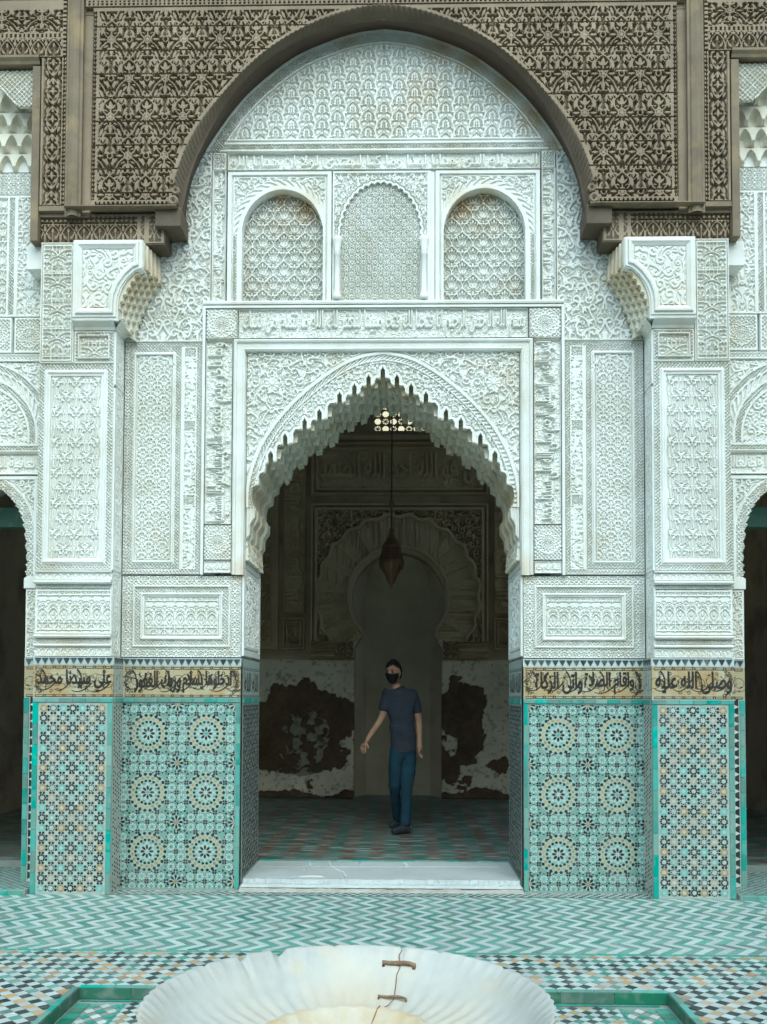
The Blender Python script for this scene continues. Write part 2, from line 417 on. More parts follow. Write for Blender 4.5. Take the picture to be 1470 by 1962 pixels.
def prism(poly, y0, y1):
    """outline in (x, z) extruded along y"""
    n = len(poly); V = [(x, y0, z) for x, z in poly]+[(x, y1, z) for x, z in poly]
    T = tessellate_polygon([[Vector((x, z, 0)) for x, z in poly]])
    F = []
    for t in T:
        a, b, c = t
        ar = (poly[b][0]-poly[a][0])*(poly[c][1]-poly[a][1])-(poly[c][0]-poly[a][0])*(poly[b][1]-poly[a][1])
        if ar < 0: a, c = c, a
        F.append([a, b, c]); F.append([c+n, b+n, a+n])
    area = sum(poly[i][0]*poly[(i+1) % n][1]-poly[(i+1) % n][0]*poly[i][1] for i in range(n))
    for i in range(n):
        j = (i+1) % n
        F.append([i, i+n, j+n, j] if area > 0 else [j, j+n, i+n, i])
    return V, F
def merge(parts):
    V, F = [], []
    for v, f in parts:
        b = len(V); V += list(v); F += [[i+b for i in q] for q in f]
    return V, F
def sweep(path, prof, y, closed=False, mitre_lim=3.):
    """moulding along a path in the wall plane; prof = (offset to the left of travel, height off the wall)"""
    n = len(path); P = np.array(path, float); N = []
    for i in range(n):
        a = P[i]-P[i-1] if (i > 0 or closed) else None
        b = P[(i+1) % n]-P[i] if (i < n-1 or closed) else None
        if a is None: a = b
        if b is None: b = a
        a = a/np.hypot(*a); b = b/np.hypot(*b)
        na = np.array((-a[1], a[0])); nb = np.array((-b[1], b[0]))
        m = na+nb; m = m/max(np.hypot(*m), 1e-6)
        N.append(m/max(m@na, 1/mitre_lim))
    k = len(prof); V = []; F = []
    for i in range(n):
        for d, h in prof:
            q = P[i]+N[i]*d; V.append((q[0], y-h, q[1]))
    for i in range(n if closed else n-1):
        j = (i+1) % n
        for t in range(k-1):
            F.append([i*k+t, i*k+t+1, j*k+t+1, j*k+t])
    return V, F
def arcpts(cx, cz, r, a0, a1, n, rz=None):
    rz = rz or r
    return [(cx+r*math.cos(math.radians(a0+(a1-a0)*i/n)), cz+rz*math.sin(math.radians(a0+(a1-a0)*i/n))) for i in range(n+1)]
def smooth_path(P, n=6):
    """Catmull-Rom through measured points"""
    P = [np.array(p, float) for p in P]; P = [2*P[0]-P[1]]+P+[2*P[-1]-P[-2]]; out = []
    for i in range(1, len(P)-2):
        for k in range(n):
            t = k/n
            out.append(tuple(.5*((2*P[i])+(-P[i-1]+P[i+1])*t+(2*P[i-1]-5*P[i]+4*P[i+1]-P[i+2])*t*t+(-P[i-1]+3*P[i]-3*P[i+1]+P[i+2])*t**3)))
    out.append(tuple(P[-2])); return out
def lathe(prof, c, n=48, mod=None):
    V, F = [], []; k = len(prof)
    for i in range(n):
        a = 2*PI*i/n
        for j, (r, z) in enumerate(prof):
            rr, zz = (mod(a, r, z, j) if mod else (r, z))
            V.append((c[0]+rr*math.cos(a), c[1]+rr*math.sin(a), c[2]+zz))
    for i in range(n):
        i2 = (i+1) % n
        for j in range(k-1): F.append([i*k+j, i2*k+j, i2*k+j+1, i*k+j+1])
    return V, F
def tube(P, r, n=6):
    V, F = [], []; P = [Vector(p) for p in P]
    rr = r if isinstance(r, (list, tuple)) else [r]*len(P)
    for i, p in enumerate(P):
        d = (P[min(i+1, len(P)-1)]-P[max(i-1, 0)]).normalized()
        a = d.cross(Vector((.3, .2, 1) if abs(d.z) < .9 else (1, 0, 0))).normalized(); b = d.cross(a)
        for k in range(n):
            t = 2*PI*k/n; V.append(tuple(p+(a*math.cos(t)+b*math.sin(t))*rr[i]))
    for i in range(len(P)-1):
        for k in range(n):
            F.append([i*n+k, i*n+(k+1) % n, (i+1)*n+(k+1) % n, (i+1)*n+k])
    F.append(list(range(n))[::-1]); F.append([(len(P)-1)*n+k for k in range(n)])
    return V, F
# ---- Arabic lettering: shaped here, drawn by Blender's own built-in face
_F = {'ا': (0xFE8D, 0xFE8E, None, None), 'أ': (0xFE83, 0xFE84, None, None), 'إ': (0xFE87, 0xFE88, None, None), 'ة': (0xFE93, 0xFE94, None, None), 'د': (0xFEA9, 0xFEAA, None, None),
      'ذ': (0xFEAB, 0xFEAC, None, None), 'ر': (0xFEAD, 0xFEAE, None, None), 'ز': (0xFEAF, 0xFEB0, None, None), 'و': (0xFEED, 0xFEEE, None, None), 'ى': (0xFEEF, 0xFEF0, None, None), 'ء': (0xFE80, None, None, None)}
for ch, b in zip('بتثجحخسشصضطظعغفقكلمنهي', (0xFE8F, 0xFE95, 0xFE99, 0xFE9D, 0xFEA1, 0xFEA5, 0xFEB1, 0xFEB5, 0xFEB9, 0xFEBD, 0xFEC1, 0xFEC5, 0xFEC9, 0xFECD, 0xFED1, 0xFED5, 0xFED9, 0xFEDD, 0xFEE1, 0xFEE5, 0xFEE9, 0xFEF1)):
    _F[ch] = (b, b+1, b+2, b+3)
_LA = {'ا': (0xFEFB, 0xFEFC), 'أ': (0xFEF7, 0xFEF8), 'إ': (0xFEF9, 0xFEFA)}
def shape(s):
    out = []; i = 0; prev = False
    while i < len(s):
        c = s[i]
        if c not in _F: out.append(c); prev = False; i += 1; continue
        if c == 'ل' and i+1 < len(s) and s[i+1] in _LA:
            out.append(chr(_LA[s[i+1]][1 if prev else 0])); prev = False; i += 2; continue
        f = _F[c]; nxt = i+1 < len(s) and s[i+1] in _F and _F[s[i+1]][1] is not None and f[2] is not None
        k = (3 if nxt else 1) if prev else (2 if nxt else 0)
        if f[k] is None: k = k-2 if k >= 2 else 0
        out.append(chr(f[k])); prev = f[2] is not None; i += 1
    return ''.join(reversed(out))
_TX = {}
def text_tris(s):
    """triangles of the shaped word line, fitted to the unit square"""
    if s not in _TX:
        cu = bpy.data.curves.new('lettering', 'FONT'); cu.body = shape(s); cu.resolution_u = 3
        o = bpy.data.objects.new('lettering', cu); COL.objects.link(o)
        me = bpy.data.meshes.new_from_object(o.evaluated_get(bpy.context.evaluated_depsgraph_get()))
        me.calc_loop_triangles()
        T = np.array([[me.vertices[i].co[:2] for i in t.vertices] for t in me.loop_triangles], float)
        if len(T):
            lo = T.reshape(-1, 2).min(0); hi = T.reshape(-1, 2).max(0); T = (T-lo)/(hi-lo)
        bpy.data.objects.remove(o); bpy.data.meshes.remove(me); bpy.data.curves.remove(cu)
        _TX[s] = T
    return _TX[s]
def write(cv, s, x0, x1, z0, z1, fat=.002, turn=False):
    T = text_tris(s)
    for t in T:
        if turn: p = np.stack([x0+(1-t[:, 1])*(x1-x0), z0+t[:, 0]*(z1-z0)], 1)
        else: p = np.stack([x0+t[:, 0]*(x1-x0), z0+t[:, 1]*(z1-z0)], 1)
        ar = (p[1, 0]-p[0, 0])*(p[2, 1]-p[0, 1])-(p[2, 0]-p[0, 0])*(p[1, 1]-p[0, 1])
        if abs(ar) < 1e-9: continue
        if ar < 0: p = p[::-1]
        def f(X, Z):
            d = None
            for i in range(3):
                a, b = p[i], p[(i+1) % 3]; L = math.hypot(*(b-a))+1e-9
                e = ((b[1]-a[1])*(X-a[0])-(b[0]-a[0])*(Z-a[1]))/L
                d = e if d is None else np.maximum(d, e)
            d = np.maximum(d, np.maximum(np.maximum(p[:, 0].min()-X, X-p[:, 0].max()), np.maximum(p[:, 1].min()-Z, Z-p[:, 1].max())))
            return d-fat
        lo, hi = p.min(0), p.max(0)
        cv.put(lo[0]-fat, hi[0]+fat, lo[1]-fat, hi[1]+fat, f)
# ---------------------------------------------------------------- materials
def new_mat(name):
    m = bpy.data.materials.new(name); m.use_nodes = True
    return m, m.node_tree.nodes, m.node_tree.links, m.node_tree.nodes['Principled BSDF']
def setc(b, c, r=.8, s=.3):
    b.inputs['Base Color'].default_value = (*c, 1); b.inputs['Roughness'].default_value = r; b.inputs['Specular IOR Level'].default_value = s
def rough_mat(name, c1, c2, sc=3., r=.85, bump=.25, bsc=120., stain=None, s=.25, bdist=.003, spots=()):
    """two worn tones mixed by noise, an optional third stain tone, a fine grain"""
    m, N, L, b = new_mat(name); setc(b, c1, r, s)
    tc = N.new('ShaderNodeTexCoord')
    n1 = N.new('ShaderNodeTexNoise'); n1.inputs['Scale'].default_value = sc; n1.inputs['Detail'].default_value = 8; n1.inputs['Roughness'].default_value = .65
    L.new(tc.outputs['Object'], n1.inputs['Vector'])
    r1 = N.new('ShaderNodeValToRGB'); r1.color_ramp.elements[0].position = .35; r1.color_ramp.elements[1].position = .68
    r1.color_ramp.elements[0].color = (*c1, 1); r1.color_ramp.elements[1].color = (*c2, 1)
    L.new(n1.outputs['Fac'], r1.inputs['Fac']); out = r1.outputs['Color']
    if stain:
        n2 = N.new('ShaderNodeTexNoise'); n2.inputs['Scale'].default_value = stain[1]; n2.inputs['Detail'].default_value = 6; n2.inputs['Roughness'].default_value = .6
        L.new(tc.outputs['Object'], n2.inputs['Vector'])
        r2 = N.new('ShaderNodeMapRange'); r2.inputs[1].default_value = stain[2]; r2.inputs[2].default_value = stain[3]
        r2.inputs[4].default_value = stain[4]
        L.new(n2.outputs['Fac'], r2.inputs[0]); fac = r2.outputs[0]
        for (x, y, z), rad, amt in spots:         # old damp marks where the photograph shows them
            vm = N.new('ShaderNodeVectorMath'); vm.operation = 'DISTANCE'; vm.inputs[1].default_value = (x, y, z); L.new(tc.outputs['Object'], vm.inputs[0])
            ad = N.new('ShaderNodeMath'); ad.operation = 'MULTIPLY_ADD'; L.new(n1.outputs['Fac'], ad.inputs[0]); ad.inputs[1].default_value = rad*1.2; L.new(vm.outputs['Value'], ad.inputs[2])
            mr = N.new('ShaderNodeMapRange'); mr.inputs[1].default_value = rad*1.6; mr.inputs[2].default_value = rad*.5; mr.inputs[4].default_value = amt; L.new(ad.outputs[0], mr.inputs[0])
            mx = N.new('ShaderNodeMath'); mx.operation = 'MAXIMUM'; L.new(fac, mx.inputs[0]); L.new(mr.outputs[0], mx.inputs[1]); fac = mx.outputs[0]
        mix = N.new('ShaderNodeMix'); mix.data_type = 'RGBA'; L.new(fac, mix.inputs['Factor']); L.new(out, mix.inputs['A']); mix.inputs['B'].default_value = (*stain[0], 1)
        out = mix.outputs['Result']
    L.new(out, b.inputs['Base Color'])
    if bump:
        n3 = N.new('ShaderNodeTexNoise'); n3.inputs['Scale'].default_value = bsc; n3.inputs['Detail'].default_value = 4; L.new(tc.outputs['Object'], n3.inputs['Vector'])
        bp = N.new('ShaderNodeBump'); bp.inputs['Strength'].default_value = bump; bp.inputs['Distance'].default_value = bdist
        L.new(n3.outputs['Fac'], bp.inputs['Height']); L.new(bp.outputs['Normal'], b.inputs['Normal'])
    return m
def attr_mat(name, r=.45, s=.3, grime=(.30, .29, .24), amt=.35, bump=.12):
    """colour of each piece from the mesh, under a thin patchy film of dust"""
    m, N, L, b = new_mat(name); setc(b, (.5, .5, .5), r, s)
    at = N.new('ShaderNodeAttribute'); at.attribute_name = 'col'
    tc = N.new('ShaderNodeTexCoord'); n1 = N.new('ShaderNodeTexNoise'); n1.inputs['Scale'].default_value = 5; n1.inputs['Detail'].default_value = 8; n1.inputs['Roughness'].default_value = .7
    L.new(tc.outputs['Object'], n1.inputs['Vector'])
    mr = N.new('ShaderNodeMapRange'); mr.inputs[1].default_value = .45; mr.inputs[2].default_value = .8; mr.inputs[4].default_value = amt; L.new(n1.outputs['Fac'], mr.inputs[0])
    mix = N.new('ShaderNodeMix'); mix.data_type = 'RGBA'; L.new(mr.outputs[0], mix.inputs['Factor']); L.new(at.outputs['Color'], mix.inputs['A']); mix.inputs['B'].default_value = (*grime, 1)
    L.new(mix.outputs['Result'], b.inputs['Base Color'])
    ra = N.new('ShaderNodeMapRange'); ra.inputs[3].default_value = r*.8; ra.inputs[4].default_value = min(1, r*1.9); L.new(n1.outputs['Fac'], ra.inputs[0]); L.new(ra.outputs[0], b.inputs['Roughness'])
    n3 = N.new('ShaderNodeTexNoise'); n3.inputs['Scale'].default_value = 45; L.new(tc.outputs['Object'], n3.inputs['Vector'])
    bp = N.new('ShaderNodeBump'); bp.inputs['Strength'].default_value = bump; bp.inputs['Distance'].default_value = .004; L.new(n3.outputs['Fac'], bp.inputs['Height']); L.new(bp.outputs['Normal'], b.inputs['Normal'])
    return m
def glaze_mat(name, c, r=.3, var=.25):
    """one glazed tile colour; every piece takes its own shade"""
    m, N, L, b = new_mat(name); setc(b, c, r, .5)
    oi = N.new('ShaderNodeObjectInfo'); hs = N.new('ShaderNodeHueSaturation'); hs.inputs['Color'].default_value = (*c, 1)
    mr = N.new('ShaderNodeMapRange'); mr.inputs[3].default_value = 1-var; mr.inputs[4].default_value = 1+var; L.new(oi.outputs['Random'], mr.inputs[0]); L.new(mr.outputs[0], hs.inputs['Value'])
    m2 = N.new('ShaderNodeMath'); m2.operation = 'MULTIPLY'; m2.inputs[1].default_value = 7.31; L.new(oi.outputs['Random'], m2.inputs[0])
    m3 = N.new('ShaderNodeMath'); m3.operation = 'FRACT'; L.new(m2.outputs[0], m3.inputs[0])
    m4 = N.new('ShaderNodeMapRange'); m4.inputs[3].default_value = .65; m4.inputs[4].default_value = 1.05; L.new(m3.outputs[0], m4.inputs[0]); L.new(m4.outputs[0], hs.inputs['Saturation'])
    tc = N.new('ShaderNodeTexCoord'); n1 = N.new('ShaderNodeTexNoise'); n1.inputs['Scale'].default_value = 14; n1.inputs['Detail'].default_value = 7
    geo = N.new('ShaderNodeNewGeometry'); L.new(geo.outputs['Position'], n1.inputs['Vector'])
    mg = N.new('ShaderNodeMapRange'); mg.inputs[1].default_value = .5; mg.inputs[2].default_value = .8; mg.inputs[4].default_value = .5; L.new(n1.outputs['Fac'], mg.inputs[0])
    mix = N.new('ShaderNodeMix'); mix.data_type = 'RGBA'; L.new(mg.outputs[0], mix.inputs['Factor']); L.new(hs.outputs[0], mix.inputs['A']); mix.inputs['B'].default_value = (.33, .33, .28, 1)
    L.new(mix.outputs['Result'], b.inputs['Base Color'])
    rr = N.new('ShaderNodeMapRange'); rr.inputs[3].default_value = r*.7; rr.inputs[4].default_value = min(1, r*2.2); L.new(n1.outputs['Fac'], rr.inputs[0]); L.new(rr.outputs[0], b.inputs['Roughness'])
    return m
# ---------------------------------------------------------------- palette
WARM_SPOTS = [((1.60, -.05, 4.85), .22, .85), ((1.9, -.1, 4.62), .25, .6), ((.45, 0, 6.60), .20, .9), ((.72, 0, 6.48), .20, .95), ((.98, 0, 6.28), .20, .95), ((1.2, 0, 6.03), .20, .9), ((1.36, 0, 5.8), .14, .6), ((-.3, 0, 6.65), .14, .5), ((1.45, 0, 5.15), .12, .5),
              ((-.6, .08, 5.34), .18, .9), ((-.80, .08, 5.42), .14, .8), ((.98, .08, 5.34), .18, .9), ((.70, .08, 5.42), .16, .9), ((-1.03, 0, 4.62), .10, .5), ((.5, .08, 4.6), .12, .6), ((1.07, 0, 2.46), .16, .6), ((-1.08, 0, 2.45), .14, .6), ((1.0, 0, 3.0), .12, .6), ((-2.0, -.1, 1.74), .1, .5), ((-2.15, -.28, 4.39), .06, .7), ((-1.98, -.15, 4.55), .16, .45)]
STUCCO = rough_mat('carved_stucco', (.76, .76, .71), (.63, .62, .54), sc=2.3, r=.9, bump=.35, bsc=90, stain=((.50, .37, .18), 1.4, .54, .80, .5), spots=WARM_SPOTS)
SOFFIT = rough_mat('soffit_plaster', (.74, .70, .57), (.60, .56, .44), sc=5, r=.9, bump=.5, bsc=60, stain=((.46, .34, .17), 2.2, .48, .66, .55), spots=[((-1.0, .4, 3.0), .45, .6), ((1.0, .4, 3.0), .5, .8)])
CEDAR = rough_mat('weathered_cedar', (.275, .215, .138), (.185, .143, .092), sc=2.6, r=.75, bump=.5, bsc=50, stain=((.34, .275, .185), 3.3, .5, .75, .8))
POST = rough_mat('bleached_cedar', (.215, .168, .108), (.145, .113, .073), sc=4, r=.75, bump=.5, bsc=40, stain=((.34, .25, .12), 3., .5, .7, .7))
PLAIN = rough_mat('plain_plaster', (.72, .73, .69), (.62, .62, .56), sc=2.5, r=.9, bump=.4, bsc=40, stain=((.45, .36, .22), 2., .55, .8, .5))
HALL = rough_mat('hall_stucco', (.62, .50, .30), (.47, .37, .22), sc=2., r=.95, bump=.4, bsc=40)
ZEL = attr_mat('zelige_glaze')
SGR = attr_mat('inscribed_tile', r=.4, amt=.12)
PEEL = attr_mat('peeling_plaster', r=.95, s=.1, amt=.05, grime=(.22, .2, .15), bump=.4)
MARBLE = rough_mat('marble', (.50, .53, .51), (.42, .44, .41), sc=3., r=.45, bump=.2, bsc=60, s=.5, stain=((.55, .45, .30), 1.8, .58, .8, .5))
WHITE_T, DARK_T, TURQ, GREEN, OCHRE = (.44, .51, .46), (.018, .020, .018), (.02, .30, .25), (.12, .32, .26), (.42, .24, .06)
GROUT = (.36, .38, .33)
G_TURQ = glaze_mat('turquoise_glaze', (.035, .31, .24)); G_SEA = glaze_mat('sea_green_glaze', (.125, .29, .225)); G_DARK = glaze_mat('dark_glaze', (.035, .055, .05), var=.4)
G_WHITE = glaze_mat('white_glaze', (.45, .51, .48), var=.14); G_GREEN = glaze_mat('green_glaze', (.125, .265, .21), var=.3); G_OCHRE = glaze_mat('ochre_glaze', (.42, .27, .12), var=.3)
G_BOTTLE = glaze_mat('bottle_green_glaze', (.03, .13, .07), var=.2)
DEEP.update({STUCCO: .85, CEDAR: 1.15})
ROPE = rough_mat('shaded_cedar', (.135, .103, .068), (.09, .07, .046), sc=3, r=.75, bump=.5, bsc=50)  # darker cedar copy, the down-facing moulding's shade put into its colour
SOFFIT_SHADE = rough_mat('shade_toned_cedar', (.085, .062, .042), (.06, .044, .03), sc=4, r=.7, bump=.3, bsc=60)  # cedar darkened further to paint the shade under the arch
# ---------------------------------------------------------------- measured outlines (metres; x = 0 on the doorway's axis, y = 0 on its wall)
FRONT_IN = [(-1.545, 5.06), (-1.518, 5.24), (-1.483, 5.41), (-1.424, 5.585), (-1.318, 5.81), (-1.215, 5.99), (-1.09, 6.152), (-.92, 6.321), (-.708, 6.461), (-.49, 6.555), (-.272, 6.615), (0, 6.655)]
ROPE_OUT = [(-1.60, 5.16), (-1.592, 5.30), (-1.566, 5.432), (-1.516, 5.59), (-1.425, 5.771), (-1.318, 5.928), (-1.161, 6.112), (-1.005, 6.276), (-.828, 6.422), (-.605, 6.556), (-.384, 6.651), (-.165, 6.712), (0, 6.731)]
BACK = [(-1.553, 5.0), (-1.543, 5.282), (-1.507, 5.492), (-1.412, 5.725), (-1.283, 5.934), (-1.115, 6.155), (-.92, 6.341), (-.692, 6.509), (-.462, 6.613), (-.233, 6.688), (0, 6.720)]
def both(P): return P+[(-x, z) for x, z in P[::-1][1:]]
FRONT_C = smooth_path(FRONT_IN, 5); ROPE_C = smooth_path(ROPE_OUT, 5); BACK_C = smooth_path(BACK, 5)
BEAD = [(-1.02, 2.92), (-1.018, 3.039), (-.995, 3.182), (-.942, 3.344), (-.862, 3.495), (-.762, 3.632), (-.641, 3.762), (-.5, 3.885), (-.338, 3.999), (-.177, 4.076), (0, 4.111)]
BEAD_C = both(smooth_path(BEAD, 5))
TIPS = [(0, 4.03), (.11, 3.97), (.22, 3.90), (.335, 3.835), (.492, 3.702), (.605, 3.63), (.757, 3.51), (.868, 3.375)]
def tooth_outline(o=0., k=0., low=2.66):
    """right half, from the apex down: notched stalactite edge; o lifts it, k shifts the notches"""
    T = TIPS
    if k:
        T = [(TIPS[i][0]*(1-k)+TIPS[i+1][0]*k, TIPS[i][1]*(1-k)+TIPS[i+1][1]*k) for i in range(len(TIPS)-1)]
    P = []
    if not k: P += [(0, T[0][1]+o), (.018, T[0][1]-.03+o), (.018, T[0][1]-.085+o)]
    else: P += [(0, 3.945+o)]
    for i in range(1 if not k else 0, len(T)):
        x, z = T[i]; z += o
        px, pz = P[-1]
        m = x-.018
        P += [(px+(m-px)*.45, pz-.003), (px+(m-px)*.6, max(z-.082, pz-.03)), (px+(m-px)*.62, z-.07 if z-.07 < pz else pz-.02), (m, z-.085), (m, z-.03), (x, z), (x+.018, z-.03), (x+.018, z-.085)]
    e = P[-1]
    tail = [(.905, 3.275), (.912, 3.215), (.955, 3.19), (.96, 3.115), (1.005, 3.09), (1.02, 3.03), (1.012, 2.96), (.985, 2.93), (.99, 2.86), (1.025, 2.80), (1.03, 2.72), (1.07, low)]
    P += [(x+o*.8, z+o*.3) for x, z in tail[:-1]]+[tail[-1]]
    return P
def arch_poly(o=0., k=0., low=2.66, down=None):
    R = tooth_outline(o, k, low)
    if down is not None: R = R+[(1.07, down)]
    return [(-x, z) for x, z in R[::-1]]+R[1 if R[0][0] == 0 else 0:]
OPEN = arch_poly(0, 0, down=-.2)
inside_open = in_poly(OPEN); inside_bead = in_poly(BEAD_C+[(1.02, 2.0), (-1.02, 2.0)])
BACK_FULL = both(BACK_C); inside_back = in_poly(BACK_FULL+[(1.553, 4.0), (-1.553, 4.0)])
# ================================================================= the portal wall
portal = thing('portal_wall', 'white carved stucco wall with pointed stalactite doorway and inscribed frame', 'portal wall', (0, .4, 2.3))
wall_out = [(-2.62, 2.3), (-1.075, 2.3)]+[(x, z) for x, z in arch_poly(.0, 0) if z > 2.6][0:0]+[(-1.075, 2.64), (-1.17, 2.75), (-1.17, 4.2), (1.17, 4.2), (1.17, 2.75), (1.075, 2.64), (1.075, 2.3), (2.62, 2.3), (2.62, 8.2), (-2.62, 8.2)]
V, F = prism(wall_out, .20, .85); put('wall', np_mesh('wall', V, F), PLAIN, portal)
# stalactite arch: rings of notched plaster, one behind the other
V, F = [], []
ys = [.042, .10, .20, .32, .44, .56, .70, .852]
for i in range(7):
    o, k = [(0, 0), (.028, .5), (.006, .0), (.03, .5), (.008, 0), (.03, .5), (0, .0)][i]
    inner = arch_poly(o, k)
    v, f = prism([(-1.165, 2.66)]+inner+[(1.165, 2.66), (1.165, 4.19), (-1.165, 4.19)], ys[i], ys[i+1]-.002)
    V, F = merge([(V, F), (v, f)])
rnd = random.Random(4)
for i in range(7):                              # small hanging cells under each ring
    k = .5 if i % 2 == 0 else 0
    R = [p for p in (TIPS if not k else [((a[0]+b[0])/2, (a[1]+b[1])/2) for a, b in zip(TIPS[:-1], TIPS[1:])])]
    for x, z in R:
        for sg in ((1, -1) if x > 0 else (1,)):
            ya, yb = ys[i]+.025, ys[i+1]-.02; zz = z-.086+rnd.uniform(-.004, .006)
            b = len(V); r = .026
            V += [(sg*x-r, ya, zz+.05), (sg*x+r, ya, zz+.05), (sg*x+r, yb, zz+.05), (sg*x-r, yb, zz+.05), (sg*x-r*.5, ya+.02, zz-.030), (sg*x+r*.5, ya+.02, zz-.030), (sg*x+r*.5, yb-.02, zz-.03), (sg*x-r*.5, yb-.02, zz-.03)]
            F += [[b+q for q in f] for f in ((4, 7, 6, 5), (0, 1, 5, 4)[::-1], (1, 2, 6, 5)[::-1], (2, 3, 7, 6)[::-1], (3, 0, 4, 7)[::-1])]
put('stalactite_arch', np_mesh('stalactite_arch', V, F), SOFFIT, portal)
def over(a, b): return np.where((a > .55) & (a < .73), b, a)
# arch field between the inscribed frame and the notched edge
cv = Cv(-1.06, 1.06, 2.4, 4.16, .0045); arabesque(cv, 11, step=.088, w=.0072, sym=0.); Hb = samp(cv, cv.H(.003, .001, .008))
cv = Cv(-1.06, 1.06, 2.4, 4.16, .0045); arabesque(cv, 17, step=.06, w=.0042, sym=0., fill=False); Hs = samp(cv, cv.H(.003, .001, .006)*.78)
cv = Cv(-1.06, 1.06, 2.4, 4.16, .0045); arabesque(cv, 23, step=.042, w=.0046, sym=0.); Hf = samp(cv, cv.H(.003, .001, .008))
TE = arch_poly(0, 0)
def arch_field(X, Z):
    X, Z = np.broadcast_arrays(X, Z)
    d = line_dist(BEAD_C, X, Z); ins = inside_bead(X, Z); dt = line_dist(TE, X, Z)
    r = np.where(ins, Hf(X, Z)*.9, over(Hb(X, Z), Hs(X, Z)))
    r = np.where(ins & (dt < .030), .75, r); r = np.where(ins & (dt < .030) & (dt > .022), .1, r); r = np.where(ins & (dt < .014), 1.05, r)
    th = np.arctan2(Z-3.0, X)*(np.hypot(X, Z-3.0)); bead = np.abs((th/.036) % 1-.5)
    s = np.where(ins, -d, d)
    r = np.where((s > .016) & (s < .052), 1.3, r); r = np.where((s > .044) & (s < .052), .5, r)
    r = np.where((s > -.018) & (s <= .016), np.where(bead < .30, .85, .1), r)
    r = np.where((s > -.030) & (s <= -.018), 1.2, r); r = np.where((s > -.048) & (s <= -.040), 1.0, r)
    for sx in (-1, 1):                          # shell boss in each corner
        q = np.hypot(X-sx*.86, Z-3.90); a = np.arctan2(Z-3.90, X-sx*.86)
        r = np.where(q < .055, 1.25-.35*np.abs(np.sin(a*5))*(q > .015)-.3*(q/.055), r)
    st = (np.abs(X) > .955) & (Z < 2.93)
    return np.where(st, np.where(Z < 2.62, .9, np.clip(.7+.4*np.sin((np.abs(X)-.99)*260), 0, 1)), r)
relief('arch_spandrel', portal, STUCCO, (-1.058, 1.058, 2.405, 4.152), arch_field, 0., depth=.024, mask=lambda X, Z: ~inside_open(X, Z))
# inscribed frame round the doorway
fr = [(-1.404, 2.405), (-1.404, 4.51), (1.404, 4.51), (1.404, 2.405)]
v, f = sweep(fr, [(0, -.045), (0, .022), (-.006, .030), (-.022, .030), (-.026, .026)], 0.); put('outer_moulding', np_mesh('outer_moulding', v, f), STUCCO, portal)
v, f = sweep([(-1.158, 2.405), (-1.158, 4.239), (1.158, 4.239), (1.158, 2.405)], [(0, .028), (-.012, .040), (-.024, .034), (-.03, .022), (-.068, .020), (-.076, .030), (-.088, .022), (-.098, -.03)], 0.)
put('inner_moulding', np_mesh('inner_moulding', v, f), STUCCO, portal)
def lat_strip(X, Z): return lattice(.024)(X, Z)
for x0, x1, z0, z1 in ((-1.126, -1.094, 2.405, 4.2), (1.094, 1.126, 2.405, 4.2), (-1.09, 1.09, 4.171, 4.203)):
    relief('net_strip', portal, STUCCO, (x0, x1, z0, z1), lat_strip, -.0225, depth=.010)
LINTEL = 'بسم الله الرحمن الرحيم انا فتحنا لك فتحا مبينا ليغفر لك الله ما تقدم من ذنبك'
def inscription_board(x0, x1, z0, z1, seed, words, fat=.0042, step=.055, res=.004):
    """lettering standing on a ground of thin scrolls"""
    c = Cv(x0, x1, z0, z1, res); arabesque(c, seed, step=step*.8, w=.0024, fill=False); g = c.H(.003)*.34
    c = Cv(x0, x1, z0, z1, res)
    for s, a, b, lo, hi, turn in words: write(c, s, a, b, lo, hi, fat, turn)
    near = np.clip((c.D-.004)/.004, 0, 1)         # a clear groove round every letter
    return samp(c, np.maximum(g*near, c.H(.003)))
def rosette(cx, cz, R):
    def f(X, Z):
        X, Z = np.broadcast_arrays(X, Z); q = np.hypot(X-cx, Z-cz)/R; a = np.arctan2(Z-cz, X-cx)
        r = .5+.5*np.cos(a*16+q*0)*np.sin(q*22); r = r*.9+.1
        r = np.where(np.abs(q-.55) < .035, 1, r); r = np.where((q > .86) & (q < .94), 1, r)
        r = np.where(q > .98, .5+.5*np.sign(np.sin(X*210)*np.sin(Z*210)), r); r = np.where(q < .16, .6+.4*np.cos(a*8), r)
        return np.clip(r*1.4-.2, 0, 1)
    return f
words = LINTEL.split(' '); half = ' '.join(words[:8]); rest = ' '.join(words[8:])
w1 = inscription_board(-1.125, 1.125, 4.245, 4.48, 31, [(half, .02, 1.09, 4.258, 4.468, False), (rest, -1.09, -.01, 4.258, 4.468, False)], fat=.0026)
relief('inscription_band', portal, STUCCO, (-1.125, 1.125, 4.243, 4.482), framed((-1.125, 1.125, 4.243, 4.482), [(.008, 'p')], w1), -.028, depth=.032, res=.0045)
for sx in (-1, 1):
    relief('rosette_square', portal, STUCCO, (min(sx*1.13, sx*1.376), max(sx*1.13, sx*1.376), 4.243, 4.482), rosette(sx*1.253, 4.362, .115), -.028, depth=.014, res=.0045)
    relief('rosette_square', portal, STUCCO, (min(sx*1.163, sx*1.376), max(sx*1.163, sx*1.376), 2.52, 2.79), rosette(sx*1.27, 2.66, .10), -.028, depth=.014, res=.0045)
VL = 'وما تاخر ويتم نعمته عليك ويهديك صراطا مستقيما'; VR = 'اعوذ بالله من الشيطان الرجيم صلى الله على سيدنا محمد'
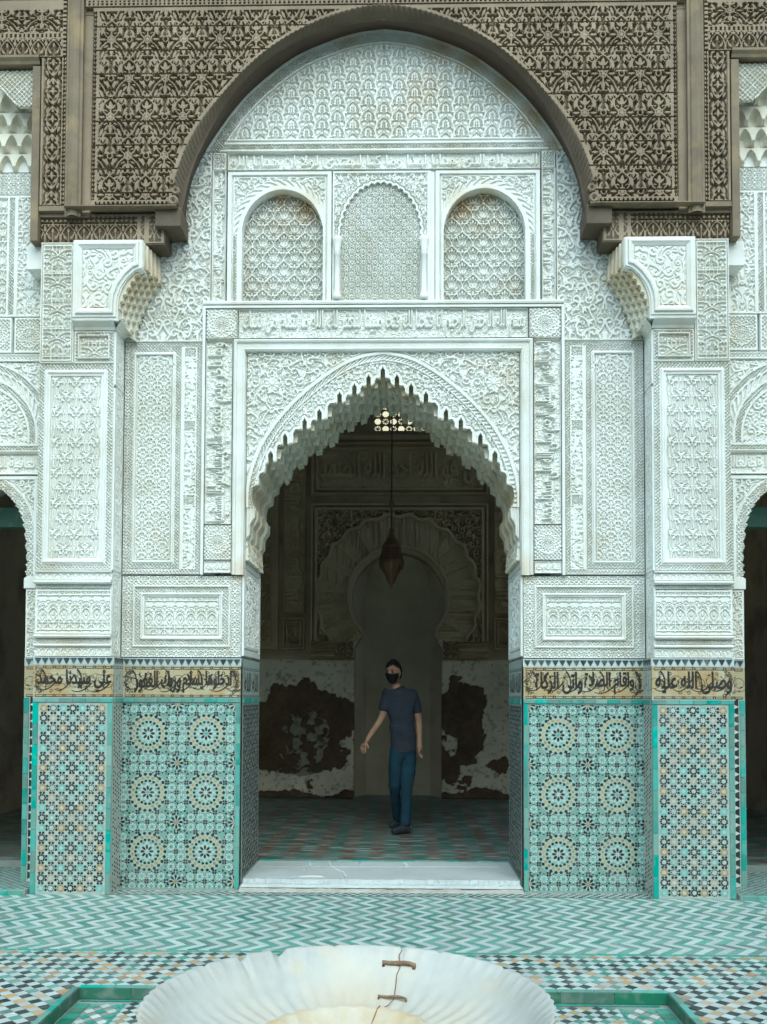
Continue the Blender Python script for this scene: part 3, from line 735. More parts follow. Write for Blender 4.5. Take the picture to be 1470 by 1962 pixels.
for sx, t, sd_ in ((-1, VL, 37), (1, VR, 41)):
    a, b = sorted((sx*1.163, sx*1.376)); tw = t.split(' '); n = len(tw)
    k = n//2
    wv = inscription_board(a, b, 2.795, 4.235, sd_, [(' '.join(tw[:k]), a+.022, b-.018, 3.52, 4.215, True), (' '.join(tw[k:]), a+.022, b-.018, 2.82, 3.50, True)], fat=.0030)
    relief('inscription_band', portal, STUCCO, (a, b, 2.795, 4.238), framed((a, b, 2.795, 4.238), [(.007, 'p')], wv), -.028, depth=.034, res=.0045)
    wv = inscription_board(a, b, 2.42, 2.51, sd_+1, [('الملك لله وحده', a+.02, b-.02, 2.432, 2.498, False)], fat=.002)
    relief('inscription_band', portal, STUCCO, (a, b, 2.418, 2.514), framed((a, b, 2.418, 2.514), [(.008, 'p')], wv), -.028, depth=.014, res=.0045)
# scrolling imposts at the foot of the arch
for sx in (-1, 1):
    c = Cv(0, .85, 2.42, 2.72, .005); arabesque(c, 51, step=.10, w=.013); hc = samp(c, c.H(.006, .001, .012))
    ax, rect = ('R', (.03, .83, 2.52, 2.70)) if sx < 0 else ('L', (-.83, -.03, 2.52, 2.70))
    g = (lambda U, W: hc(U, W)*(1.2-.5*np.clip((W-2.52)/.18, 0, 1))) if sx < 0 else (lambda U, W: hc(-U, W)*(1.2-.5*np.clip((W-2.52)/.18, 0, 1)))
    relief('impost', portal, SOFFIT, rect, g, sx*1.04, depth=.035, ax=ax, res=.006)
    # carved face of the jamb above the tiles
    c2 = Cv(0, .85, 1.7, 2.55, .005); arabesque(c2, 53, step=.085, w=.006); h2 = samp(c2, c2.H(.003, .001, .008))
    rect = (.006, .848, 1.78, 2.52) if sx < 0 else (-.848, -.006, 1.78, 2.52)
    fn = (lambda U, W: h2(np.abs(U), W))
    relief('jamb_panel', portal, STUCCO, rect, framed(rect, [(.05, 'p'), (.015, 'g'), (.02, 'p')], fn), sx*1.064, depth=.012, ax='R' if sx < 0 else 'L', res=.006)
# ---------------------------------------------------------------- above the frame: tympanum, blind windows, text bands
def tympanum(X, Z):
    X, Z = np.broadcast_arrays(X, Z)
    d = line_dist(BACK_FULL, X, Z); b = Z-5.742
    r = cell_of('ogive')(X-.0, Z-.02)
    L = lattice(.026)(X, Z)
    r = np.where(d < .128, 1.15, r); r = np.where(d < .125, 1.1-.9*np.clip((d-.105)/.03, 0, 1)*0, r); r = np.where((d > .112) & (d < .12), .2, r)
    r = np.where(d < .095, L, r); r = np.where(d < .018, 1.0, r)
    q = d > .095
    r = np.where(q & (b < .10), 1.15, r); r = np.where(q & (b < .055), L, r); r = np.where(q & (b < .016), 1.2, r); r = np.where(q & (b > .078) & (b < .086), .2, r)
    return r
relief('tympanum', portal, STUCCO, (-1.46, 1.46, 5.742, 6.735), tympanum, 0., depth=.022, mask=lambda X, Z: inside_back(X, Z))
T2 = 'الحمد لله الذي هدانا لهذا وما كنا لنهتدي لولا ان هدانا الله'.replace('ي ', 'ى ')
tw = T2.split(' ')
wv = inscription_board(-1.225, 1.225, 5.59, 5.722, 61, [(' '.join(tw[:6]), .02, 1.20, 5.602, 5.712, False), (' '.join(tw[6:]), -1.20, -.02, 5.602, 5.712, False)], fat=.0032, step=.045)
relief('inscription_band', portal, STUCCO, (-1.225, 1.225, 5.582, 5.738), framed((-1.225, 1.225, 5.582, 5.738), [(.01, 'm')], wv), 0., depth=.026)
for sx in (-1, 1):
    a, b = sorted((sx*1.231, sx*1.342))
    relief('net_square', portal, STUCCO, (a, b, 5.60, 5.738), framed((a, b, 5.60, 5.738), [(.012, 'p')], lambda X, Z: 1-cell_of('knot')(X, Z)), 0., depth=.02)
    ws = ['سبحان الله وبحمده', 'العزة لله والبقاء'][(sx+1)//2]
    wv = inscription_board(a, b, 4.54, 5.595, 71+sx, [(ws, a+.018, b-.016, 5.07, 5.58, True), (ws, a+.018, b-.016, 4.56, 5.05, True)], fat=.0042, step=.05)
    relief('inscription_band', portal, STUCCO, (a, b, 4.545, 5.597), framed((a, b, 4.545, 5.597), [(.012, 'm')], wv), 0., depth=.026)
v, f = sweep([(-1.40, 4.513), (1.40, 4.513)], [(0, -.03), (0, .036), (.014, .040), (.026, .034), (.03, .0), (.03, -.03)], 0.); put('sill', np_mesh('sill', v, f), STUCCO, portal)
# spandrel arabesque between the cedar arch and the frame
cv = Cv(-2.03, -1.34, 4.22, 5.76, .0045); arabesque(cv, 5, step=.10, w=.0095, sym=-1.72); Hb2 = samp(cv, cv.H(.003, .001, .008))
cv = Cv(-2.03, -1.34, 4.22, 5.76, .0045); arabesque(cv, 9, step=.07, w=.005, sym=-1.72); Hs2 = samp(cv, cv.H(.003, .001, .006)*.78)
fn = lambda X, Z: np.where((X > -1.36) | (Z < 4.245), 1., over(Hb2(X, Z), Hs2(X, Z)))
sp = relief('spandrel_arabesque', portal, STUCCO, (-2.02, -1.346, 4.232, 5.742), fn, .002, depth=.026, mask=lambda X, Z: ~((X > -1.40) & (Z < 4.508)))
mirror(sp, portal)
# blind windows
WX, WR, WZ = -.788, .318, 5.085
wpath = [(WX+WR, 4.545), (WX+WR, WZ)]+arcpts(WX, WZ, WR, 4, 176, 28, rz=.352)+[(WX-WR, WZ), (WX-WR, 4.545)]
win_in = in_poly(wpath)
def win_face(X, Z):
    X, Z = np.broadcast_arrays(X, Z)
    q = np.hypot(X-WX, (Z-WZ)*.91); up_ = Z > WZ
    r = cva(X, Z)
    d = np.where(up_, q-WR, np.abs(X-WX)-WR)
    rope = cell_of('rope')(np.where(up_, q*1.0, X), np.where(up_, np.arctan2(Z-WZ, X-WX)*.36, Z))
    r = np.where(d < .082, np.where(up_, .95, 1.0), r); r = np.where(up_ & (d > .035) & (d < .075), .4+.6*rope, r); r = np.where(d < .022, 1.05, r)
    r = np.where(~up_ & (d > .038) & (d < .072), lattice(.024)(X, Z), r)
    m = np.minimum(np.minimum(X+1.214, -.412-X), 5.578-Z); r = np.where(m < .028, 1.35, r); r = np.where((m > .028) & (m < .036), .2, r)
    r = np.where((m >= .036) & (m < .046) & up_, 1., r)
    return r
cv = Cv(-1.22, -.40, 4.53, 5.59, .005); arabesque(cv, 81, step=.06, w=.0055, sym=WX); cva = samp(cv, cv.H(.003, .001, .008))
winL = thing('blind_window', 'round arched blind window of carved white stucco, left one above the doorway', 'blind window', (WX, .05, 4.54), 'blind windows over the doorway')
winR = thing('blind_window', 'round arched blind window of carved white stucco, right one above the doorway', 'blind window', (-WX, .05, 4.54), 'blind windows over the doorway')
for nm, o in (('surround', relief('surround', winL, STUCCO, (-1.224, -.402, 4.544, 5.583), win_face, -.002, depth=.020, mask=lambda X, Z: ~win_in(X, Z))),
              ('carved_net', relief('carved_net', winL, STUCCO, (WX-WR-.01, WX+WR+.01, 4.544, 5.45), lambda X, Z: cell_of('crown')(X-WX, Z-4.60), .082, depth=.030, skirt=False))):
    mirror(o, winR)
v, f = sweep(wpath, [(0, .006), (0, .002), (0, -.12)], 0.); o = put('reveal', np_mesh('reveal', v, f, True), STUCCO, winL); mirror(o, winR)
winM = thing('blind_window', 'lobed arch blind window filled with geometric net, middle one above the doorway', 'blind window', (-.02, .05, 4.54), 'blind windows over the doorway')
MX = -.02; MR = .322; MZ = 5.06
lob = []
for i in range(20):
    a0 = 180*i/20; a1 = 180*(i+1)/20
    for t in range(4):
        a = math.radians(a0+(a1-a0)*t/4); b = math.sin(math.pi*t/4)*.018
        lob.append((MX+(MR-.02+b)*math.cos(a), MZ+.03+(.385+b)*math.sin(a)))
mpath = [(MX+.305, 4.545), (MX+.305, MZ-.03), (MX+MR, MZ)]+lob+[(MX-MR, MZ), (MX-.305, MZ-.03), (MX-.305, 4.545)]
mid_in = in_poly(mpath)
cv = Cv(-.41, .41, 4.53, 5.59, .005); arabesque(cv, 83, step=.055, w=.0055, sym=MX); cvm = samp(cv, cv.H(.003, .001, .008))
def mid_face(X, Z):
    X, Z = np.broadcast_arrays(X, Z); r = cvm(X, Z); d = line_dist(mpath, X, Z)
    r = np.where((d < .03) & (Z > MZ), 1.3, r); r = np.where((Z > MZ) & (d > .018) & (d < .024), .3, r); r = np.where(Z < MZ, .6, r)
    m = np.minimum(np.minimum(X+.398, .358-X), 5.578-Z); r = np.where(m < .016, 1.3, r); r = np.where(X > .372, .9, r)
    return r
relief('surround', winM, STUCCO, (-.400, .404, 4.544, 5.583), mid_face, -.002, depth=.020, mask=lambda X, Z: ~mid_in(X, Z))
relief('carved_net', winM, STUCCO, (MX-.33, MX+.33, 4.544, 5.50), lambda X, Z: 1-cell_of('knot')(X-MX, Z), .012, depth=.020, res=.0045)
v, f = sweep(mpath, [(0, .008), (0, .002), (0, -.05)], 0.); put('reveal', np_mesh('reveal', v, f), STUCCO, winM)
for sx in (-1, 1):
    x = MX+sx*.338
    v, f = lathe([(0, 0), (.034, 0), (.034, .05), (.024, .055), (.028, .07), (.022, .08), (.022, .36), (.028, .37), (.022, .38), (.028, .39), (.022, .40), (.036, .47), (.04, .50), (0, .51)], (x, -.012, 4.545), 14)
    put('colonnette', np_mesh('colonnette', v, f, True), STUCCO, winM)
# ================================================================= the tiled piers
class Tess:
    """small glazed pieces laid proud of their bed, joined into one mesh"""
    def __init__(s): s.V = []; s.F = []; s.C = []
    def add(s, P, c, h=.0006, z=None):
        b = len(s.V); n = len(P)
        s.V += [(x, y, h) for x, y in P]+[(x, y, -.002) for x, y in P]
        s.F.append([b+i for i in range(n)]); s.C.append(c)
        for i in range(n):
            j = (i+1) % n; s.F.append([b+i, b+n+i, b+n+j, b+j]); s.C.append(c)
    def flat(s):
        """drop the hidden edges of thousands of floor pieces"""
        K = [i for i, f in enumerate(s.F) if s.V[f[0]][2] > 0 and all(s.V[q][2] > 0 for q in f)]; s.F = [s.F[i] for i in K]; s.C = [s.C[i] for i in K]
    def build(s, name, par, mat, plane, ax='F', bed=None, kind='stuff'):
        if bed:
            x0, x1, y0, y1 = bed[0]; b = len(s.V); s.V += [(x0, y0, 0), (x1, y0, 0), (x1, y1, 0), (x0, y1, 0)]; s.F.append([b, b+1, b+2, b+3]); s.C.append(bed[1])
        ud, vd, nd = [np.array(a, float) for a in AX[ax]]
        P = np.array(s.V, float); sg = -1 if ax in 'FL' else 1
        W = P[:, :1]*ud+P[:, 1:2]*vd+(P[:, 2:]+plane*sg)*nd
        me = np_mesh(name, W, s.F)
        C = np.concatenate([np.repeat(np.array([c], float), len(f), 0) for c, f in zip(s.C, s.F)])
        col_attr(me, C, 'CORNER')
        return put(name, me, mat, par, kind=kind)
rz = random.Random(8)
def jit(c, v=.16):
    k = 1+rz.uniform(-v, v); return tuple(min(1, max(0, q*k)) for q in c)
def ngon(x, y, r, n, a=0.): return [(x+r*math.cos(a+2*PI*i/n), y+r*math.sin(a+2*PI*i/n)) for i in range(n)]
def star(x, y, r, q, n, a=0.): return [(x+(r if i % 2 == 0 else q)*math.cos(a+PI*i/n), y+(r if i % 2 == 0 else q)*math.sin(a+PI*i/n)) for i in range(2*n)]
def petal(x, y, a, r0, r1, w):
    """almond on the ray a between the radii"""
    ca, sa = math.cos(a), math.sin(a); m = (r0+r1)/2; d = (r1-r0)/4
    return [(x+ca*u-sa*v, y+sa*u+ca*v) for u, v in ((r0, 0), (m-d*.6, -w*.8), (m+d*.6, -w*.8), (r1, 0), (m+d*.6, w*.8), (m-d*.6, w*.8))]
def drop(x, y, a, r0, r1, w):
    ca, sa = math.cos(a), math.sin(a)
    return [(x+ca*u-sa*v, y+sa*u+ca*v) for u, v in ((r0, 0), (r0+(r1-r0)*.55, -w), (r1, -w*.45), (r1, w*.45), (r0+(r1-r0)*.55, w))]
def arrow(x, y, a, s):
    ca, sa = math.cos(a), math.sin(a)
    return [(x+ca*u*s-sa*v*s, y+sa*u*s+ca*v*s) for u, v in ((-1, 0), (.2, -1), (.1, -.4), (1, -.5), (.6, 0), (1, .5), (.1, .4), (.2, 1))]
def rosette_panel(t, x0, x1, z0, z1, xs, zs, tint=0., gcol=GREEN):
    W = WHITE_T
    def ok(P): return all(x0+.004 < x < x1-.004 and z0+.004 < y < z1-.004 for x, y in P)
    def A(P, c, v=.16):
        cx = sum(p[0] for p in P)/len(P); cy = sum(p[1] for p in P)/len(P)
        if ok(P): t.add(P, jit(c, v), .0004 if len(P) == 28 else .0009)
        elif x0 < cx < x1 and z0 < cy < z1:
            Q = [(min(max(x, x0+.004), x1-.004), min(max(y, z0+.004), z1-.004)) for x, y in P]; t.add(Q, jit(c, v))
    for cx in xs:
        for cz in zs:
            if not (x0 < cx < x1 and z0 < cz < z1): continue
            A(ngon(cx, cz, .157, 28), (.31, .41, .35), .03)
            k8 = [2*PI*i/8+PI/8*0 for i in range(8)]
            A(star(cx, cz, .016, .009, 8), gcol if rz.random() < .4 else W)
            for a in k8:
                A(petal(cx, cz, a, .016, .052, .0135), DARK_T); A(petal(cx, cz, a+PI/8, .020, .062, .0085), W, .1)
                A(petal(cx, cz, a, .053, .074, .008), W, .1); A(ngon(cx+.070*math.cos(a+PI/8), cz+.070*math.sin(a+PI/8), .0085, 5, a+PI/8), gcol, .3)
            for i in range(18): a = 2*PI*i/18; A(drop(cx, cz, a, .075, .098, .0128), DARK_T)
            for i in range(18): a = 2*PI*(i+.5)/18; A(drop(cx, cz, a, .100, .1225, .0135), OCHRE, .3)
            for i in range(22): a = 2*PI*i/22; A(drop(cx, cz, a, .124, .150, .0150), DARK_T)
            pass
    sx = (xs[1]-xs[0]); sz = abs(zs[1]-zs[0]); cor = []
    for ix in range(-1, len(xs)+1):
        for iz in range(-1, len(zs)+1):
            cx = xs[0]+(ix+.5)*sx; cz = min(zs)+(iz+.5)*sz; cor.append((cx, cz))
            A(ngon(cx, cz, .012, 8), OCHRE, .2)
            for i in range(8):
                a = 2*PI*i/8
                A(petal(cx, cz, a, .016, .052, .0135), DARK_T); A(petal(cx, cz, a+PI/8, .014, .054, .008), W, .1); A(petal(cx, cz, a, .055, .080, .009), W, .1); A(ngon(cx+.064*math.cos(a+PI/8), cz+.064*math.sin(a+PI/8), .0105, 5, a+PI/8), gcol if i % 2 else DARK_T, .3)
    n6 = 6; qx, qz = sx/n6, sz/n6                   # little suns fill all that is left
    for ix in range(-n6, n6*len(xs)+n6):
        for iz in range(-n6, n6*len(zs)+n6):
            px = xs[0]+(ix+.5)*qx; pz = min(zs)+(iz+.5)*qz
            if not (x0 < px < x1 and z0 < pz < z1): continue
            dr = min(math.hypot(px-cx, pz-cz) for cx in xs for cz in zs); dc = min(math.hypot(px-cx, pz-cz) for cx, cz in cor)
            if dr > .172 and dc > .085:
                A(star(px, pz, .0165, .0092, 8, PI/8), gcol, .35)
                for j in range(8): A(petal(px, pz, j*PI/4, .0105, .0345, .0076), W, .08)
            kx, kz = px+qx/2, pz+qz/2
            dr = min(math.hypot(kx-cx, kz-cz) for cx in xs for cz in zs); dc = min(math.hypot(kx-cx, kz-cz) for cx, cz in cor)
            if dr > .166 and dc > .072:
                d_ = DARK_T if (ix+iz) % 2 else gcol
                for j in range(4): A(drop(kx, kz, j*PI/2+PI/4, .002, .0215, .0095), d_ if j % 2 == 0 else DARK_T, .2)
                A(ngon(px+qx/2, pz, .0078, 4), DARK_T); A(ngon(px, pz+qz/2, .0078, 4), DARK_T)
def medallion_panel(t, x0, x1, z0, z1, s, pat, dark=False):
    nx = max(1, int(round((x1-x0)/s))); nz = max(1, int(round((z1-z0)/s))); sx = (x1-x0)/nx; sz = (z1-z0)/nz
    for j in range(nz):
        for i in range(nx):
            cx = x0+(i+.5)*sx; cz = z1-(j+.5)*sz
            k = pat(i, j, nx)
            ring = {'O': (.36, .22, .07), 'G': TURQ, 'D': DARK_T, 'P': (.40, .32, .22), 'S': (.22, .36, .31), 'w': DARK_T}[k]
            if k == 'G': ring = (.16, .42, .36)
            r = .0090 if k != 'w' else .0062
            A = ngon(cx, cz, .0125, 8, PI/8)
            t.add(A, jit((.42, .47, .41), .12))
            for q in range(9): a = 2*PI*q/9; t.add(ngon(cx+.0225*math.cos(a), cz+.0225*math.sin(a), r*.95, 5, a), jit(ring))
    for j in range(nz+1):
        for i in range(nx+1):
            cx = x0+i*sx; cz = z0+j*sz
            A = ngon(cx, cz, .0125, 8, PI/8)
            A = [(min(max(x, x0), x1), min(max(y, z0), z1)) for x, y in A]
            if len(set(A)) > 3: t.add([p for q, p in enumerate(A) if p != A[q-1]], jit((.42, .47, .41), .14))
            for a in (0, PI/2, PI, 3*PI/2):
                P = [(cx+math.cos(a)*u-math.sin(a)*v, cz+math.sin(a)*u+math.cos(a)*v) for u, v in ((.0130, 0), (.0205, -.0105), (.0295, -.0082), (.036, 0), (.0295, .0082), (.0205, .0105))]
                if all(x0 <= x <= x1 and z0 <= y <= z1 for x, y in P): t.add(P, jit(DARK_T))
def zigzag_strip(t, x0, x1, z0, z1, n=5, c=DARK_T):
    """narrow return face: rows of slim dark lozenges"""
    w = (x1-x0)/n; h = .030; k = 0; z = z0+h/2
    while z < z1-h/2:
        for i in range(n):
            x = x0+(i+.5)*w; o = (h/2 if i % 2 else 0)
            if z+o+h*.45 < z1: t.add([(x-w*.38, z+o), (x, z+o-h*.42), (x+w*.38, z+o), (x, z+o+h*.42)], jit(c if rz.random() < .72 else (.3, .33, .28)))
        z += h*1.05
PAT1 = ['OwGDGwO', 'DPwSwPD', 'GwODOwG', 'DSwPwSD', 'GwODOwG', 'DPwSwPD', 'OwGDGwO', 'DSwPwSD']
def pat1(i, j, nx): return PAT1[j % 8][i % 7]
# shared small meshes for single tiles
def tile_mesh(name, lx, ly, h=.008, bev=.0012):
    V, F = [], []; box(V, F, -lx/2, lx/2, -ly/2, ly/2, 0, h); me = np_mesh(name, V, F); bevel(me, bev, 1); return me
def face_matrix(x, y, z, ax):
    ud, vd, nd = [Vector(a) for a in AX[ax]]; m = Matrix((ud, vd, nd)).transposed().to_4x4(); m.translation = Vector((x, y, z)); return m
TM = {}
def tile(par, name, mat, size, x, y, z, ax='F', h=.008):
    k = (round(size[0], 3), round(size[1], 3), mat.name)
    if k not in TM: TM[k] = tile_mesh(name, *size, h); TM[k].materials.append(mat)
    o = bpy.data.objects.new(name, TM[k]); link(o, par)
    m = face_matrix(x, y, z, ax); m.translation -= par_loc(par); o.matrix_local = m
    return o
def strip_tiles(par, rnd, x0, x1, z0, z1, y, ax='F', L=.085, mats=(None,)):
    """a run of single glazed border tiles along the longer side"""
    vert = (z1-z0) > (x1-x0); a0, a1 = (z0, z1) if vert else (x0, x1)
    n = max(1, int(round((a1-a0)/L))); s = (a1-a0)/n; wd = (x1-x0 if vert else z1-z0)
    for i in range(n):
        c = a0+(i+.5)*s; m = rnd.choice(mats)
        u, v = ((x0+x1)/2, c) if vert else (c, (z0+z1)/2)
        d = rnd.uniform(0, .0016)
        if ax == 'F': p = (u, y-d, v)
        else: p = (y+(d if ax == 'R' else -d), u if ax == 'R' else -u, v)
        tile(par, 'border_tile', m, (wd-.003, s-.003) if vert else (s-.003, wd-.003), *p, ax)
MER = {}
def merlon(par, x, y, z, w, h, ax='F'):
    """stepped black tooth pointing down"""
    k = (round(w, 3), round(h, 3))
    if k not in MER:
        P = [(-w/2, h/2)]; n = 5
        for i in range(n): P += [(-w/2+w/2*i/n, h/2-h*(i+1)/n), (-w/2+w/2*(i+1)/n, h/2-h*(i+1)/n)]
        Q = P[1:]; poly = P[:-1]+[(0, -h/2)]+[(-x_, z_) for x_, z_ in P[:-1][::-1]]
        clean = [p for i, p in enumerate(poly) if p != poly[i-1]]
        V, F = prism(clean, -.0035, .0); V = [(x_, z_, -y_) for x_, y_, z_ in V]
        MER[k] = np_mesh('merlon_tile', V, F); MER[k].materials.append(G_DARK)
    o = bpy.data.objects.new('merlon_tile', MER[k]); link(o, par); m = face_matrix(x, y, z, ax); m.translation -= par_loc(par); o.matrix_local = m
def merlons(par, a, b, plane, ax='F', w=.046):
    n = max(1, int(round((b-a)/.0535))); s = (b-a)/n
    for i in range(n):
        u = a+(i+.5)*s
        p = (u, plane-.001, 1.733) if ax == 'F' else (plane+(.001 if ax == 'R' else -.001), u if ax == 'R' else -u, 1.733)
        merlon(par, *p, min(w, s*.92), .042, ax)
CREAM, INK = (.40, .34, .20), (.016, .013, .010)
def inscribed(par, rect, plane, seed, lines, ax='F', medal=(False, False)):
    """cream tile band, its black drawing scraped out of the glaze; chain border, thin scrolls, bold letters"""
    x0, x1, z0, z1 = rect; c = Cv(x0, x1, z0, z1, .003); rnd = random.Random(seed); zc = (z0+z1)/2
    for z in (z0+.0155, z1-.0155):                # chain of links
        x = x0+.012
        while x < x1-.02:
            L = min(.072, x1-.01-x)
            c.seg(x+.008, z+.0055, x+L-.008, z+.0060, .0027); c.seg(x+.008, z-.0092, x+L-.008, z-.0092, .0034); c.ring(x+L, z, .0085, .0034); c.seg(x+.008, z-.0055, x+.004, z, .0024); c.seg(x+.008, z+.0055, x+.004, z, .0024)
            c.seg(x+L-.008, z-.0055, x+L-.004, z, .0016); c.seg(x+L-.008, z+.0055, x+L-.004, z, .0016); x += L+.003
    za, zb = z0+.034, z1-.034; n = max(1, int((x1-x0)/.062))
    for i in range(n):
        x = x0+(i+.5)*(x1-x0)/n+rnd.uniform(-.01, .01); d = rnd.choice((-1, 1)); r = rnd.uniform(.05, .066)
        c.spiral(x, zc+rnd.uniform(-.01, .01), r, rnd.uniform(0, 6.3), d*rnd.uniform(.9, 1.3), .0022, .45)
        c.spiral(x+.03, zc+rnd.uniform(-.05, .05), .026, rnd.uniform(0, 6.3), -d*1.1, .0016, .4); c.leaf(x-.03, zc+rnd.uniform(-.06, .06), rnd.uniform(0, 6.3), .034, .012)
        if lines and i % 2: c.bez((x-.07, zc+rnd.uniform(-.075, -.04)), (x, zc-.10), (x+.075, zc+rnd.uniform(-.03, .06)), .0030, .0062)
        if lines and i % 4 == 1: c.bez((x-.03, zc+.085), (x+.012, zc+.05), (x+.0, zc-.055), .0070, .0040)
        for q in range(3):
            a = rnd.uniform(0, 6.3); c.leaf(x+r*.8*math.cos(a), zc+r*.8*math.sin(a), a+1.2, .022, .008)
        c.spiral(x+.04, rnd.choice((za+.02, zb-.02)), .014, rnd.uniform(0, 6), d*1., .0028, .4)
    for s, a, b, lo, hi in lines: write(c, s, x0+a*(x1-x0), x0+b*(x1-x0), z0+lo*(z1-z0), z0+hi*(z1-z0), .0040)
    for k, on in enumerate(medal):              # scalloped lobed ends on a ground of dense scrolls
        if not on: continue
        s = 1 if k == 0 else -1; xe = x0 if k == 0 else x1
        for q in range(9):
            t = -1.25+2.5*q/8; c.arc(xe+s*(.085-.055*math.cos(t)), zc+.085*math.sin(t)/.95, .014, t+PI/2*0+(PI if s > 0 else 0)-1.4, t+(PI if s > 0 else 0)+1.4, .0028)
        for q in range(46):
            t = rnd.uniform(-1, 1); u = rnd.uniform(.004, .05)*(.4+abs(t)); c.spiral(xe+s*(.012+u), zc+t*(zb-zc), .007, rnd.uniform(0, 6), rnd.choice((-1, 1)), .0018, .3)
    Hm = c.H(.0032); hf = samp(c, Hm)
    def colr(X, Z, h):
        k = hf(X, Z)[..., None]; X2, Z2 = np.broadcast_arrays(X, Z)
        st = np.clip((fbm(X2, Z2, .16, seed)-.42)*3.2, 0, 1)[..., None]; st2 = np.clip((fbm(X2, Z2, .09, seed+5)-.52)*4, 0, 1)[..., None]
        base = np.array(CREAM)*(1-st*.7)+np.array((.38, .24, .08))*st*.7; base = base*(1-st2*.5)+np.array((.50, .50, .40))*st2*.5
        j = (np.abs(((X2-x0)/.098) % 1-.5) > .487)[..., None] | (np.abs(Z2-zc) < .0012)[..., None]
        base = np.where(j, base*.75, base)
        return base*(1-k)+np.array(INK)*k
    return relief('inscribed_band', par, SGR, rect, lambda X, Z: hf(X, Z), plane, depth=.0018, ax=ax, res=.003, col=colr, skirt=False)
HB = -.2313                                    # the pilaster's front
def hbar(par, name, x0, x1, z0, z1, y, out=.03, mat=None):
    zm = (z0+z1)/2
    prof = [(0, -.03), (0, .004), ((z1-z0)*.15, out*.5), ((z1-z0)*.35, out*.95), ((z1-z0)*.6, out), ((z1-z0)*.8, out*.7), ((z1-z0)*.9, .012), (z1-z0, .004), (z1-z0, -.03)]
    v, f = sweep([(x0, z0), (x1, z0)], prof, y)
    return v, f
PIER_TXT = {-1: (['علي سيدنا محمد'], ['ادخلوها بسلام', 'وربك الغفور']), 1: (['وصلى الله عليه'], ['واقام الصلاة', 'واتى الزكاة'])}
def fill(key, dx=0., dz=0., inv=False):
    f = cell_of(key); return (lambda X, Z: 1-f(X-dx, Z-dz)) if inv else (lambda X, Z: f(X-dx, Z-dz))
